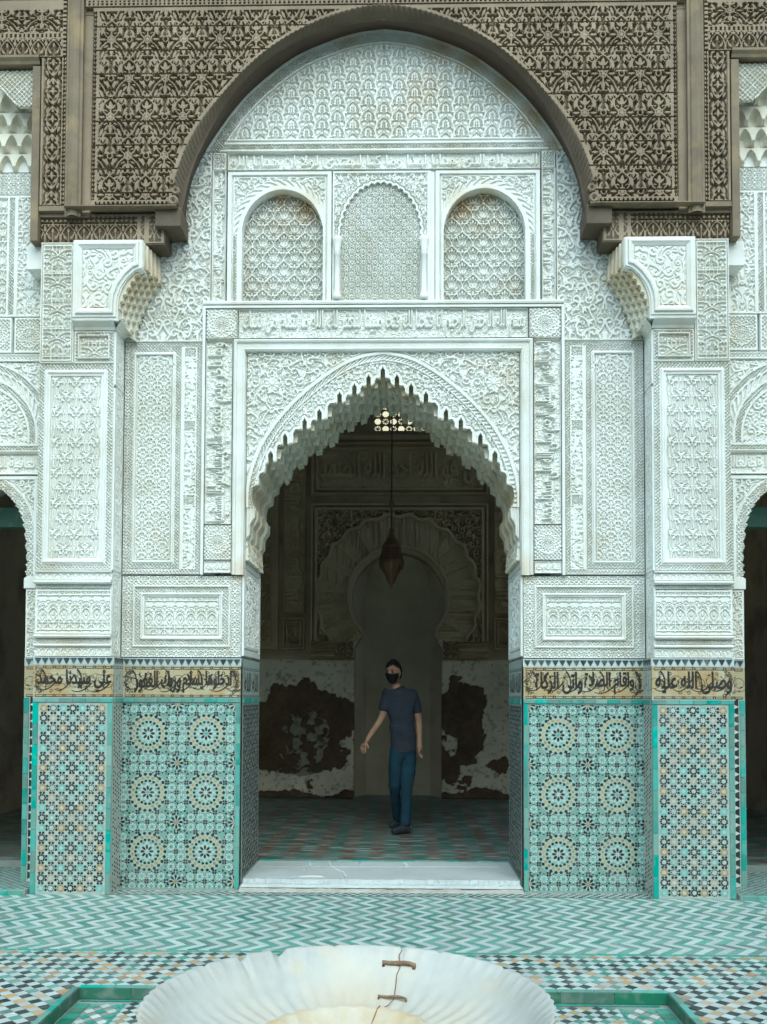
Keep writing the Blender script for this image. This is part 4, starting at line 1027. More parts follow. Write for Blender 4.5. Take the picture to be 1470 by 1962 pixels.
def build_pier(s, src=None):
    side = 'left' if s < 0 else 'right'
    p = thing('tiled_pier', f'pier with glazed mosaic base and carved white stucco, {side} of the doorway', 'pier', (s*1.85, 0, 0), 'piers flanking the doorway', 'thing')
    rnd = random.Random(20+s)
    if src:                                    # carved parts are the other pier's, mirrored
        for o in [c for c in src.children if c.get('twin')]: m = mirror(o, p)
    else:
        L = []
        def R(name, rect, fn, plane, depth=.018, ax='F', **k):
            o = relief(name, p, k.pop('mat', STUCCO), rect, fn, plane, depth, ax, **k); o['twin'] = 1; return o
        V, F = [], []
        box(V, F, -2.612, -2.05, HB+.055, .84, 0, 4.90); box(V, F, -2.596, -1.998, HB+.006, .0, 0, 1.76); box(V, F, -2.05, -2.022, HB+.05, .05, 1.76, 4.25); box(V, F, -2.049, -1.092, .045, .84, 0, 2.295); box(V, F, -2.049, -1.3, .046, .2, 2.295, 4.25)
        o = put('core', np_mesh('core', V, F), PLAIN, p); o['twin'] = 1
        # --- pilaster, from the tiles upward
        x0, x1 = -2.60, -2.017
        R('frieze', (x0, x1, 1.765, 1.835), framed((x0, x1, 1.765, 1.835), [(.008, 'p')], fill('arcs', dz=1.80)), HB+.008, .010)
        R('net_strip', (x0, x1, 1.862, 1.900), lattice(.024), HB+.012, .010)
        R('arcade_panel', (x0, x1, 1.93, 2.27), framed((x0, x1, 1.93, 2.27), [(.016, 'p')], fill('court', dz=2.075)), HB+.004, .018)
        R('net_strip', (x0, x1, 2.275, 2.305), lattice(.024), HB+.012, .010)
        R('frieze', (x0, x1, 2.336, 2.392), framed((x0, x1, 2.336, 2.392), [(.006, 'p')], fill('arcs', dz=2.364)), HB, .012)
        parts = [hbar(p, '', x0, x1, 1.836, 1.861, HB+.008, .018), hbar(p, '', x0, x1, 1.902, 1.929, HB+.006, .03), hbar(p, '', x0, x1, 2.306, 2.335, HB+.004, .036), hbar(p, '', x0, x1, 2.393, 2.411, HB, .012)]
        o = put('mouldings', np_mesh('mouldings', *merge(parts)), STUCCO, p); o['twin'] = 1; o.name = 'moulding'; o['kind'] = 'stuff'
        rect = (-2.597, -2.028, 2.412, 3.978)
        R('carved_panel', rect, framed(rect, [(.008, 'p'), (.034, 'l'), (.010, 'p'), (.024, 'm'), (.018, 'p'), (.006, 'g')], fill('cup', dx=-2.31, dz=2.48)), HB, .018)
        rect = (-2.597, -2.335, 3.982, 4.915)
        R('niche_panel', rect, framed(rect, [(.012, 'p'), (.006, 'g'), (.010, 'p')], fill('niche', dx=-2.466, dz=4.60)), HB-.003, .022)
        rect = (-2.333, -2.028, 3.982, 4.232)
        R('carved_square', rect, framed(rect, [(.010, 'p'), (.022, 'l'), (.012, 'm'), (.006, 'g')], fill('niche', dx=-2.18, dz=4.06)), HB, .020)
        # --- return face toward the doorway
        rs = (HB+.012, -.004)
        c = Cv(rs[0], 0, 1.7, 4.3, .005); arabesque(c, 91, step=.075, w=.006, sym=(rs[0])/2); hs_ = samp(c, c.H(.003, .001, .008))
        for z0, z1 in ((1.765, 2.40), (2.415, 3.80), (3.82, 4.235)):
            R('return_panel', (*rs, z0, z1), framed((*rs, z0, z1), [(.018, 'p'), (.02, 'l'), (.010, 'p')], hs_), -2.017, .012, 'R')
        # --- wall beside the doorway
        x0, x1 = -2.012, -1.082
        rect = (x0, x1, 1.768, 2.40)
        R('framed_panel', rect, framed(rect, [(.012, 'p'), (.078, 'g')], fill('court')) if False else
          (lambda g, q: lambda X, Z: np.where((X > -1.925) & (X < -1.17) & (Z > 1.846) & (Z < 2.326), g(X, Z), q(X, Z)))(
              framed((-1.925, -1.17, 1.846, 2.326), [(.016, 'm'), (.042, 'l'), (.020, 'm'), (.012, 'p'), (.004, 'g')], fill('court', dz=2.055)), framed(rect, [(.006, 'p')], fill('star', dx=-1.547, dz=2.088))), 0., .018)
        rect = (-2.014, -1.408, 2.412, 4.228)
        def inner(X, Z):
            g = framed(rect, [(.010, 'p'), (.026, 'l'), (.012, 'p')], const(1.))(X, Z)
            r2_ = (-1.985, -1.572, 2.452, 4.19)
            h = framed(r2_, [(.006, 'g'), (.034, 'l'), (.006, 'p'), (.020, 'm'), (.006, 'g')], fill('palmette', dx=-1.757, dz=2.52))(X, Z)
            a = np.where((X > r2_[0]) & (X < r2_[1]) & (Z > r2_[2]) & (Z < r2_[3]), h, g)
            # pointed head of the field
            q = np.hypot(X+1.757, (Z-3.98)*1.0); hd = (Z > 3.98) & (np.abs(X+1.757) < .155) & (Z < 4.125)
            a = np.where(hd & (np.abs(q-.135-.006*np.cos(np.arctan2(Z-3.98, X+1.757)*13)) < .009), 1.1, a)
            # slim column of squares and cartouches
            cx = (X > -1.553) & (X < -1.447) & (Z > 2.452) & (Z < 4.19)
            zz = (4.19-Z) % .5793; c1 = 1-cell_of('knot')(X*1.3, Z*1.3)
            k = np.where(zz < .085, c1, hcol(X, Z)); e = np.minimum(X+1.553, -1.447-X); k = np.where((e < .010) | (np.abs(zz-.088) < .006) | (zz < .008) | (zz > .572), 1.1, k)
            return np.where(cx, k, a)
        cc = Cv(-1.556, -1.444, 2.44, 4.2, .0045); arabesque(cc, 97, step=.052, w=.0052)
        for i in range(3): write(cc, ['الملك لله', 'العزة لله', 'البقاء لله'][i], -1.532, -1.466, 2.52+i*.579, 2.965+i*.579, .005, True)
        hcol = samp(cc, cc.H(.003, .001, .008))
        R('carved_panel', rect, inner, 0., .018)
        # --- console carrying the cedar beam
        V, F = [], []
        plate = [(-2.325, 4.285), (-1.985, 4.285), (-1.985, 4.40), (-1.975, 4.47), (-1.955, 4.53), (-1.915, 4.60), (-1.86, 4.655), (-1.80, 4.675), (-1.80, 4.898), (-2.325, 4.898)]
        v, f = prism(plate, -.292, 0.0)
        o = put('console', np_mesh('console', v, f), STUCCO, p); o['twin'] = 1
        fr_ = [(-2.30, 4.335), (-2.02, 4.335), (-2.02, 4.41), (-2.012, 4.475), (-1.985, 4.55), (-1.93, 4.63), (-1.87, 4.685), (-1.83, 4.70), (-1.83, 4.872), (-2.30, 4.872)]
        v, f = sweep(fr_, [(-.024, -.004), (-.024, .010), (-.005, .010), (0, .026), (.014, .028), (.026, .018), (.042, .008), (.048, -.004)], -.292, closed=True)
        o = put('console_frame', np_mesh('console_frame', v, f), STUCCO, p); o['twin'] = 1
        ip = in_poly([(-2.25, 4.385), (-2.068, 4.385), (-2.06, 4.48), (-2.03, 4.56), (-1.97, 4.65), (-1.90, 4.715), (-1.875, 4.74), (-1.875, 4.825), (-2.25, 4.825)])
        c = Cv(-2.27, -1.85, 4.37, 4.84, .0045); arabesque(c, 101, step=.10, w=.0095); hq = samp(c, c.H(.003, .001, .008))
        R('console_carving', (-2.255, -1.87, 4.38, 4.83), hq, -.302, .014, mask=ip)
        # stepped hollows under the console, falling back to the wall
        V, F = [], []
        for i in range(5):                      # slices of scalloped plaster, each set back behind the one in front
            ya, yb = -.275+.055*i, -.275+.055*(i+1)-.002; P = []
            n_s = 7; o_ = .5 if i % 2 else 0.
            for k_ in range(n_s*4+1):
                t_ = k_/(n_s*4); a_ = (t_*n_s+o_) % 1
                x_ = -1.985+.185*t_**1.35+.017*i; z_ = 4.31+.375*t_**.85-.020*i*(1.1-t_)
                sc_ = .020*abs(math.sin(PI*a_)); P.append((x_-sc_*.7, z_+sc_*.9))
            v, f = prism(P+[(-1.795+.017*i, 4.70), (-1.795+.012*i, 4.885), (-2.06, 4.885), (-2.06, 4.31)], ya, yb); V, F = merge([(V, F), (v, f)])
        V2, F2 = prism([(-1.985, 4.29), (-1.985, 4.46), (-1.95, 4.56), (-1.83, 4.67), (-1.80, 4.70), (-1.80, 4.88), (-2.02, 4.88), (-2.02, 4.29)], -.05, .0)
        V, F = merge([(V, F), (V2, F2)])
        o = put('stalactite_bracket', np_mesh('stalactite_bracket', V, F), SOFFIT, p); o['twin'] = 1
        v, f = sweep([(-2.33, 4.236), (-2.017, 4.236)], [(0, -.02), (0, .002), (.012, .006), (.022, .010), (.040, .045), (.052, .062), (.060, .064), (.060, -.02)], HB)
        V3 = [(x, y, z) for x, y, z in v]; n8 = 8
        ret = []                                # same cavetto turned along the return face, falling to the wall
        k = 8; prof = [(0, -.02), (0, .002), (.012, .006), (.022, .010), (.040, .045), (.052, .062), (.060, .064), (.060, -.02)]
        b = len(V3)
        for y, dz in ((HB, 0), (-.002, -.0)):
            for d, h in prof: V3.append((-2.017+h, (y-h if y == HB else y), 4.236+d+dz))
        F3 = list(f)+[[b+t, b+k+t, b+k+t+1, b+t+1] for t in range(k-1)]
        o = put('cavetto', np_mesh('cavetto', V3, F3), STUCCO, p); o['twin'] = 1
        # --- mosaic: beds and pieces
        t = Tess(); rosette_panel(t, -2.0, -1.118, 0.002, 1.418, [-1.79+.0, -1.345], [.283, .733, 1.183]); o = t.build('rosette_mosaic', p, ZEL, -.004, bed=((-2.002, -1.082, 0, 1.46), (.20, .30, .25))); o['twin'] = 1
        t = Tess(); medallion_panel(t, -2.551, -2.040, .01, 1.415, .0735, pat1); o = t.build('medallion_mosaic', p, ZEL, HB-.004, bed=((-2.598, -1.996, 0, 1.46), (.36, .41, .36))); o['twin'] = 1
        t = Tess(); zigzag_strip(t, HB+.012, -.008, .01, 1.41, 5); o = t.build('return_mosaic', p, ZEL, -1.993, 'R', bed=((HB, -.002, 0, 1.76), (.46, .48, .42))); o['twin'] = 1
        t = Tess(); medallion_panel(t, .03, .845, .07, 1.41, .072, lambda i, j, n: 'D', True); zigzag_strip(t, .03, .845, .07, 1.41, 17); o = t.build('jamb_mosaic', p, ZEL, -1.070, 'R', bed=((.0, .852, .03, 1.76), (.36, .42, .37))); o['twin'] = 1
        box_b = [(-2.600, -1.994, HB-.0035, HB+.03, 1.703, 1.762), (-2.0, -1.080, -.0035, .02, 1.703, 1.762)]
        V, F = [], []
        for b_ in box_b: box(V, F, *b_)
        o = put('white_tile_strip', np_mesh('white_tile_strip', V, F), G_WHITE, p); o['twin'] = 1
    T = (G_TURQ, G_TURQ, G_TURQ, G_SEA, G_SEA)
    sx = lambda a, b: tuple(sorted((s*a, s*b)))
    for (a, b, z0, z1, y, ax, L) in ((2.596, 2.555, .005, 1.42, HB-.004, 'F', .16), (2.036, 1.996, .005, 1.42, HB-.004, 'F', .16), (2.596, 1.996, 1.422, 1.455, HB-.004, 'F', .095),
                                     (1.992, 1.084, 1.422, 1.455, -.004, 'F', .095), (1.114, 1.084, .005, 1.42, -.004, 'F', .15)):
        u0, u1 = sx(a, b); strip_tiles(p, rnd, u0, u1, z0, z1, y, ax, L, T)
    ra = 'R' if s < 0 else 'L'
    strip_tiles(p, rnd, *((HB+.004, -.012) if s < 0 else (.012, -HB-.004)), 1.422, 1.455, s*1.993, ra, .09, T)
    strip_tiles(p, rnd, *((.01, .845) if s < 0 else (-.845, -.01)), 1.415, 1.46, s*1.070, ra, .09, T)
    # inscriptions
    t_out, t_in = PIER_TXT[s]
    u0, u1 = sx(2.598, 1.995); inscribed(p, (u0, u1, 1.457, 1.702), HB-.005, 200+s, [(t_out[0], .05, .97, .18, .84)], medal=(s < 0, s > 0))
    u0, u1 = sx(1.994, 1.083); inscribed(p, (u0, u1, 1.457, 1.702), -.005, 300+s, [(t_in[0], .51, .92, .17, .84), (t_in[1], .10, .49, .17, .84)], medal=(True, True))
    inscribed(p, ((HB+.002, -.007, 1.457, 1.702) if s < 0 else (.007, -HB-.002, 1.457, 1.702)), s*1.9925, 310+s, [], ra)
    inscribed(p, ((.004, .85, 1.457, 1.702) if s < 0 else (-.85, -.004, 1.457, 1.702)), s*1.0695, 320+s, [('الله الله', .1, .9, .2, .8)], ra)
    u0, u1 = sx(2.590, 2.0); merlons(p, u0, u1, HB-.0035)
    u0, u1 = sx(1.992, 1.086); merlons(p, u0, u1, -.0035)
    merlons(p, *((HB+.01, -.012) if s < 0 else (.012, -HB-.01)), s*1.993, ra)
    return p
pierL = build_pier(-1); pierR = build_pier(1, pierL)
# ================================================================= cedar screen
cedar = thing('cedar_screen', 'brown carved cedar screen with great pointed arch over the white stucco', 'wooden screen', (0, -.2, 5.0), kind='thing')
WY = -.25
rope_poly = both(ROPE_C); in_rope = in_poly(rope_poly+[(1.60, 4.5), (-1.60, 4.5)])
SEAMS = [5.165, 5.285, 5.47, 5.655, 5.84, 6.025, 6.21, 6.395, 6.58, 6.735]
pl = 0
for s in (-1,):
    for i in range(len(SEAMS)-1):
        z0, z1 = SEAMS[i]+.0013, SEAMS[i+1]-.0013
        rect = (-2.222, 0.0, SEAMS[0], 6.735) if s < 0 else (0.0, 2.222, SEAMS[0], 6.735)
        cedf = fill('cedar', dx=-1.80, dz=5.27)
        def face(X, Z, rect=rect, s=s):
            X = np.abs(X)*-1.
            h = cedf(X, Z); X, Z = np.broadcast_arrays(X, Z)
            e = X+2.222; b = Z-5.165
            h = np.where((e < .055), 1., h); bb = np.where((e > .004) & (e < .034), np.where(((Z/.034) % 1 < .62) & (np.abs(np.abs(e-.019)-.008) > .0025), 1., .0), h); h = np.where(e < .036, bb, h)
            h = np.where(b < .065, 1., h); h = np.where((b > .02) & (b < .048) & (e > .036), np.where(((X/.034) % 1 < .62) & (np.abs(b-.034) > .003), 1., 0.), h)
            h = np.where(Z > 6.70, 1., h)
            d = line_dist(rope_poly, X, Z); h = np.where(d < .03, 1., h)
            return h
        # skip the part of a board swallowed by the arch
        xi = 0.
        if z1 < 6.70:
            cand = [abs(x) for x, z in ROPE_C if abs(z-(z1)) < .06]
            xi = max(0., (min(cand) if cand else 0)-.08)
            if z1 < 5.3: xi = 1.5
        rc = (-2.222, -xi-.001, z0, z1) if s < 0 else (xi+.001, 2.222, z0, z1)
        o = relief('plank', cedar, CEDAR, rc, face, WY+random.Random(i*2+s).uniform(-.001, .002), depth=.030, res=.005, mask=lambda X, Z: ~in_rope(X, Z)); mirror(o, cedar)
V, F = [], []                                  # board backing, top rail with beads
box(V, F, -2.46, 2.46, WY+.036, WY+.10, 6.70, 7.6)
put('backing', np_mesh('backing', V, F), CEDAR, cedar)
hole = [(x, z) for x, z in rope_poly if z > 5.17]
v, f = prism([(-2.30, 5.165), (-1.60, 5.165)]+[q for q in hole if q[0] < 0]+[q for q in hole if q[0] >= 0]+[(1.60, 5.165), (2.30, 5.165), (2.30, 6.75), (-2.30, 6.75)], WY+.04, WY+.09)
put('backing', np_mesh('backing', v, f), CEDAR, cedar)
def beads(X, Z):
    X, Z = np.broadcast_arrays(X, Z); b = Z-6.737
    h = np.ones(X.shape); k = ((b > .012) & (b < .026)) | ((b > .034) & (b < .048)); return np.where(k & ((X/.034) % 1 > .6), 0., h)
relief('bead_rail', cedar, CEDAR, (-2.285, 2.285, 6.737, 6.80), beads, WY, .02)
box_obj('top_rail', (-2.29, 2.29, WY-.01, WY+.05, 6.802, 7.02), POST, cedar, .006)
# arch moulding and its smooth underside, both toned dark as painted shade
rp = rope_poly; fi = both(FRONT_C)
def loft(A, B, ya, yb, n=120):
    def rs(P):
        P = np.array(P); d = np.concatenate([[0], np.cumsum(np.hypot(*np.diff(P, axis=0).T))]); t = np.linspace(0, d[-1], n); return np.stack([np.interp(t, d, P[:, 0]), np.interp(t, d, P[:, 1])], 1)
    a, b = rs(A), rs(B)
    V = [(x, ya, z) for x, z in a]+[(x, yb, z) for x, z in b]
    return V, [[i, i+1, n+i+1, n+i] for i in range(n-1)], a, b
n_ = 130
_, _, ra_, _ = loft(rp, rp, 0, 0, n_); _, _, fa_, _ = loft(fi, fi, 0, 0, n_)
V, F = [], []; m_ = 10; NS = 620
def rs(P, n):
    P = np.array(P); d = np.concatenate([[0], np.cumsum(np.hypot(*np.diff(P, axis=0).T))]); t = np.linspace(0, d[-1], n); return np.stack([np.interp(t, d, P[:, 0]), np.interp(t, d, P[:, 1])], 1), t
a_, ta = rs(rp, NS); b_, _ = rs(fi, NS)
rope = []
for i in range(NS):
    for j in range(m_+1):
        t = j/m_; q = a_[i]*(1-t)+b_[i]*t
        tw = max(0., 1-abs(t-.42)/.42)
        sgn = 1 if i < NS/2 else -1
        h = .012+.020*math.sqrt(max(0, 1-((t-.42)/.46)**2)) if abs(t-.42) < .46 else .010
        h += .006*math.sin(ta[i]*150*sgn+t*5)*(tw > .15)
        if t > .93: h = .018
        h -= .075*t
        if t == 0: h = -.03
        V.append((q[0], WY-h, q[1]))
k = m_+1
F = [[i*k+j, i*k+j+1, (i+1)*k+j+1, (i+1)*k+j] for i in range(NS-1) for j in range(m_)]
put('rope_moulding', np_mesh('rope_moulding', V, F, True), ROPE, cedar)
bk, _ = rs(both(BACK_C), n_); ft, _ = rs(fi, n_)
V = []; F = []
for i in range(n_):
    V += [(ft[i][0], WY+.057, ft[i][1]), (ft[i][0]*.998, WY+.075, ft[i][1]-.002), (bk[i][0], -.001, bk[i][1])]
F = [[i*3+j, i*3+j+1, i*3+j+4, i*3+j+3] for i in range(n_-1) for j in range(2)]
put('arch_soffit', np_mesh('arch_soffit', V, F, True), SOFFIT_SHADE, cedar)
for s in (-1, 1):
    # half-round post, bead strips, vine strip, outer stile
    v, f = sweep([(0, 5.10), (0, 7.2)], [(-.062, -.02), (-.062, .006), (-.045, .008), (-.036, .020), (0, .034), (.036, .020), (.045, .008), (.062, .006), (.062, -.02)], WY)
    v = [(s*2.352+x, y, z) for x, y, z in v]; put('post', np_mesh('post', v, f if s > 0 else f), POST, cedar)
    a, b = sorted((s*2.613, s*2.416))
    def strip(X, Z, s=s):
        X = np.abs(X); h = cell_of('cedar_strip')(X-2.52, Z-5.20); X, Z = np.broadcast_arrays(X, Z)
        h = np.where((X < 2.452) | (X > 2.592), 1., h); return np.where((X > 2.424) & (X < 2.446), np.where(((Z/.034) % 1 < .62) & (np.abs(X-2.435) > .003), 1., 0.), h)
    if s < 0: o = relief('vine_strip', cedar, CEDAR, (a, b, 5.19, 6.345), strip, WY, .03); mirror(o, cedar)
    box_obj('stile', (*sorted((s*2.676, s*2.617)), WY-.006, 0, 4.915, 6.275), POST, cedar, .006)
    box_obj('lower_rail', (*sorted((s*2.613, s*2.418)), WY-.002, WY+.05, 5.148, 5.187), POST, cedar, .003)
    # ledge and frieze below
    v, f = sweep(sorted([(s*2.40, 5.148), (s*1.547, 5.148)]), [(0, .0), (0, .045), (.006, .058), (.012, .058), (.017, .05), (.017, -.02)], WY)
    put('ledge', np_mesh('ledge', v, f), POST, cedar)
    a, b = sorted((s*2.613, s*1.662))
    def frieze(X, Z):
        X = np.abs(X); h = cell_of('cedar_frieze')(X-1.92, Z-5.003); X, Z = np.broadcast_arrays(X, Z)
        h = np.where(Z > 5.085, 1., h); h = np.where((Z > 5.092) & (Z < 5.132), np.where(((X/.036) % 1 < .6) & (np.abs(Z-5.112) > .006), 1., 0.), h)
        h = np.where((X < 1.69) | (np.abs(X-1.80) < .02) | (np.abs(X-1.86) < .014), 1., h); return np.where(Z < 4.932, 1., h)
    if s < 0: o = relief('arcade_frieze', cedar, CEDAR, (a, b, 4.912, 5.147), frieze, -.205, .026); mirror(o, cedar)
    box_obj('beam', (*sorted((s*2.615, s*1.80)), -.178, .0, 4.910, 5.15), CEDAR, cedar)
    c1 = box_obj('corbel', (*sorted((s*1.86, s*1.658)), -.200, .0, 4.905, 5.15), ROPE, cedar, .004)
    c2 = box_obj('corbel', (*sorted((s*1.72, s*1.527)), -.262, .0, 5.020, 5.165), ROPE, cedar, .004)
    V, F = lathe([(.0, -.008), (.012, -.008), (.02, .0), (.03, .004), (.036, 0), (.04, -.008)], (0, 0, 0), 16)
    for q, (dx, dz) in enumerate(((0, 0), (.018, .075), (-.01, .14))):
        v = [(s*(1.585-dx)+x*(1-.2*q), WY-.022-z*1.6, 5.215+dz+y*(1-.2*q)) for x, y, z in V]
        put('scroll', np_mesh('scroll', v, [g[::-1] for g in F], True), CEDAR, cedar)
    # cedar lintel above the side bay
    a, b = sorted((s*3.35, s*2.42))
    def top(X, Z):
        X = np.abs(X); h = cell_of('cedar')(X*.9, Z*1.5); X, Z = np.broadcast_arrays(X, Z)
        h2 = cell_of('cedar_frieze')(X, Z-6.425); h = np.where(Z < 6.50, h2, h)
        h = np.where((np.abs(Z-6.515) < .022) | (Z > 6.72) | (Z < 6.36), 1., h); h = np.where((np.abs(np.abs(Z-6.515)-.008) < .005) & ((X/.034) % 1 > .6), 0, h)
        h = np.where((X < 2.455), 1., h); return np.where((X > 2.424) & (X < 2.446) & ((Z/.034) % 1 > .62), 0., h)
    if s < 0: o = relief('carved_lintel', cedar, CEDAR, (a, b, 6.347, 6.80), top, WY, .028); mirror(o, cedar)
    v, f = sweep(sorted([(s*4.6, 6.285), (s*2.618, 6.285)]), [(0, -.2), (0, .010), (.02, .018), (.04, .035), (.058, .035), (.058, -.02)], WY)
    put('lintel_ledge', np_mesh('lintel_ledge', v, f), POST, cedar)
    box_obj('upper_beam', (*sorted((s*4.6, s*2.40)), WY-.005, WY+.2, 6.802, 7.6), POST, cedar)
    box_obj('backing', (*sorted((s*4.6, s*2.29)), WY+.032, WY+.10, 6.345, 7.0), CEDAR, cedar); box_obj('backing', (*sorted((s*2.62, s*2.23)), WY+.034, -.02, 5.12, 6.36), CEDAR, cedar)
# ================================================================= side bays
def bay(s, src=None):
    side = 'left' if s < 0 else 'right'
    p = thing('side_bay', f'white carved bay with slim lobed doorway, at the far {side} edge', 'side bay', (s*3.2, .3, 0), 'side bays', 'thing')
    if src:
        for o in list(src.children): mirror(o, p)
        return p
    AXX = -3.17
    def lob_arch(n=11, b=.012):
        P = []
        base = smooth_path([(-2.78, 2.38), (-2.775, 2.55), (-2.80, 2.80), (-2.86, 2.95), (-2.975, 3.075), (-3.17, 3.17)], 6)
        for i, (x, z) in enumerate(base): P.append((x+(.014 if i % 2 else -.004), z-(.010 if i % 2 else -.002)))
        P = [(-2.775, .04)]+P
        return P+[(2*AXX-x, z) for x, z in P[::-1][1:]]
    A = lob_arch()
    out = [(-2.615, .04), (-2.615, 6.30), (-4.6, 6.30), (-4.6, .04)]
    v, f = prism([A[0]]+A[1:]+[out[3], out[2], out[1], out[0]], .06, .60); put('wall', np_mesh('wall', v, f), PLAIN, p)
    ina = in_poly([(x, z-(5 if z < .1 else 0)) for x, z in A])
    c = Cv(-3.75, -2.6, 2.3, 3.2, .005); arabesque(c, 131, step=.075, w=.006, sym=AXX); h1 = samp(c, c.H(.003, .001, .008))
    def spand(X, Z):
        X, Z = np.broadcast_arrays(X, Z); d = line_dist(A[1:-1], X, Z); r = h1(X, Z)
        r = np.where(d < .10, .35+.65*(np.sin(d*190) > -.2), r); r = np.where(d < .07, cell_of('star')(X, Z), r)
        e = np.abs(X-AXX); r = np.where(e > .455, 1.15, r); r = np.where((e > .475) & (e < .50), lattice(.024)(X, Z), r); r = np.where(e > .52, h1(X+.3, Z), r); r = np.where(e > .548, 1, r)
        r = np.where(Z > 3.155, 1.3, r); return np.where((Z < 2.40) & (e < .46), 1, r)
    relief('arch_spandrel', p, STUCCO, (-3.72, -2.615, 2.30, 3.185), spand, .02, .02, mask=lambda X, Z: ~ina(X, Z))
    c = Cv(-.02, .62, 1.4, 2.4, .005); arabesque(c, 133, step=.06, w=.005); h2 = samp(c, c.H(.003, .001, .008))
    wv = inscription_board(-3.72, -2.617, 3.215, 3.345, 137, [('العافية الباقية', -3.15, -2.70, 3.225, 3.335, False), ('الملك لله', -3.66, -3.19, 3.225, 3.335, False)], fat=.004, step=.05)
    relief('inscription_band', p, STUCCO, (-3.72, -2.617, 3.19, 3.37), framed((-3.72, -2.617, 3.19, 3.37), [(.012, 'm')], wv), .02, .018)
    c = Cv(-3.75, -2.6, 3.3, 4.12, .005); arabesque(c, 139, step=.085, w=.0085, sym=AXX); h3 = samp(c, c.H(.003, .001, .008))
    def blind(X, Z):
        X, Z = np.broadcast_arrays(X, Z); q = np.hypot(X-AXX, Z-3.50); r = h3(X, Z)
        q = np.where(Z < 3.50, np.maximum(np.abs(X-AXX), q*.0), q)
        for a, b, k in ((.39, .412, 1.3), (.412, .452, 'l'), (.452, .475, 1.2), (.475, .525, 'r'), (.525, .54, 1.), (.54, .578, 'l'), (.578, .592, 1.2)):
            m = (q >= a) & (q < b)
            r = np.where(m, lattice(.026)(X, Z) if k == 'l' else cell_of('rope')(q, np.arctan2(Z-3.5, X-AXX)*.5) if k == 'r' else k, r)
        r = np.where(Z < 3.44, 1., r); r = np.where(Z < 3.42, lattice(.026)(X, Z), r); return np.where(Z < 3.385, 1., r)
    relief('blind_arch', p, STUCCO, (-3.72, -2.617, 3.372, 4.085), blind, .022, .02)
    relief('net_strip', p, STUCCO, (-3.72, -2.617, 4.088, 4.15), framed((-3.72, -2.617, 4.088, 4.15), [(.012, 'p')], lattice(.03)), .02, .012)
    for a, b in ((-2.90, -2.655), (-3.17, -2.915), (-3.44, -3.185)):
        relief('rosette_square', p, STUCCO, (a, b, 4.155, 4.44), framed((a, b, 4.155, 4.44), [(.02, 'p')], rosette((a+b)/2, 4.297, .105)), .02, .018)
    c = Cv(-3.75, -2.6, 4.4, 5.5, .005); arabesque(c, 143, step=.09, w=.007, sym=-2.785); h4 = samp(c, c.H(.003, .001, .008))
    def upper(X, Z):
        X, Z = np.broadcast_arrays(X, Z); e = X+2.617
        r = np.where(X > -2.90, h4(X, Z), cell_of('crown')(X+3.17, Z-4.45))
        r = np.where((X > -2.91) & (X < -2.88), 1.2, r); r = np.where((X > -2.95) & (X < -2.915), lattice(.026)(X, Z), r); r = np.where((X > -2.97) & (X < -2.95), 1.2, r)
        r = np.where(X > -2.70, 1., r); return np.where((Z > 5.40) | (Z < 4.46), 1.1, r)
    relief('carved_panel', p, STUCCO, (-3.72, -2.617, 4.442, 5.42), upper, .022, .02)
    wv = inscription_board(-3.72, -2.617, 5.425, 5.58, 147, [], step=.06)
    relief('carved_panel', p, STUCCO, (-3.72, -2.617, 5.423, 5.60), cell_of('star'), .02, .018)
    # stepped stalactite hood under the cedar lintel
    for r_ in range(5):                        # tiers of pointed hollow cells, each standing out over the one below
        z = 5.615+r_*.134; off = .0625 if r_ % 2 else 0.
        def cells(X, Z, z=z, off=off):
            X, Z = np.broadcast_arrays(X, Z); u = ((X-AXX+off)/.125 % 1-.5)*.125; q = Z-z
            hw = .046*np.sqrt(np.clip((.112-q)/.075, 0, 1)); m = (np.abs(u) < hw) & (q > .0)
            d = 1-np.clip(np.abs(u)/np.maximum(hw, .001), 0, 1)**2
            return np.where(m, 1-.95*np.sqrt(d)*np.clip((.125-q)/.06, 0, 1), 1.)*np.clip(.45+q/.05, 0, 1)
        relief('stalactite_tier', p, SOFFIT, (-3.72, -2.662+.0*r_, z, z+.1335), cells, .005-.05*r_, .075, res=.006)
        box_obj('tier_slab', (-3.72, -2.664, .012-.05*r_, .06, z+.002, z+.130), SOFFIT, p) if r_ > 9 else None
    V, F = prism([(-3.72, 6.29), (-3.72, 5.62), (-2.66, 5.62), (-2.66, 6.29)], .05, .058); put('hood_backing', np_mesh('hood_backing', V, F), STUCCO, p)
    relief('hood_net', p, STUCCO, (-2.96, -2.655, 5.98, 6.275), lambda X, Z: np.where((X+Z*.8) > (-2.80+5.98*.8), lattice(.038)(X, Z), 1), -.215, .02, mask=lambda X, Z: (X+2.96)*1.0+(Z-5.98)*.9 > .16)
    box_obj('edge_post', (-2.675, -2.618, -.20, .05, 4.93, 6.27), STUCCO, p, .004)
    box_obj('capital_block', (-2.735, -2.613, -.16, .05, 4.74, 4.925), STUCCO, p, .004)
    relief('jamb_strip', p, STUCCO, (-2.775, -2.615, 1.76, 2.30), framed((-2.775, -2.615, 1.76, 2.30), [(.02, 'p')], lambda X, Z: h2(X+2.79, Z)), .03, .016)
    # tiled foot of the jamb
    rnd = random.Random(77)
    inscribed(p, (-2.775, -2.60, 1.457, 1.702), .035, 401, [])
    merlons(p, -2.765, -2.62, .036); box_obj('white_tile_strip', (-2.775, -2.612, .036, .06, 1.703, 1.762), G_WHITE, p)
    strip_tiles(p, rnd, -2.773, -2.73, .045, 1.455, .036, 'F', .12, (G_TURQ, G_SEA)); strip_tiles(p, rnd, -2.655, -2.615, .045, 1.455, .036, 'F', .14, (G_TURQ,))
    t = Tess(); z = .06
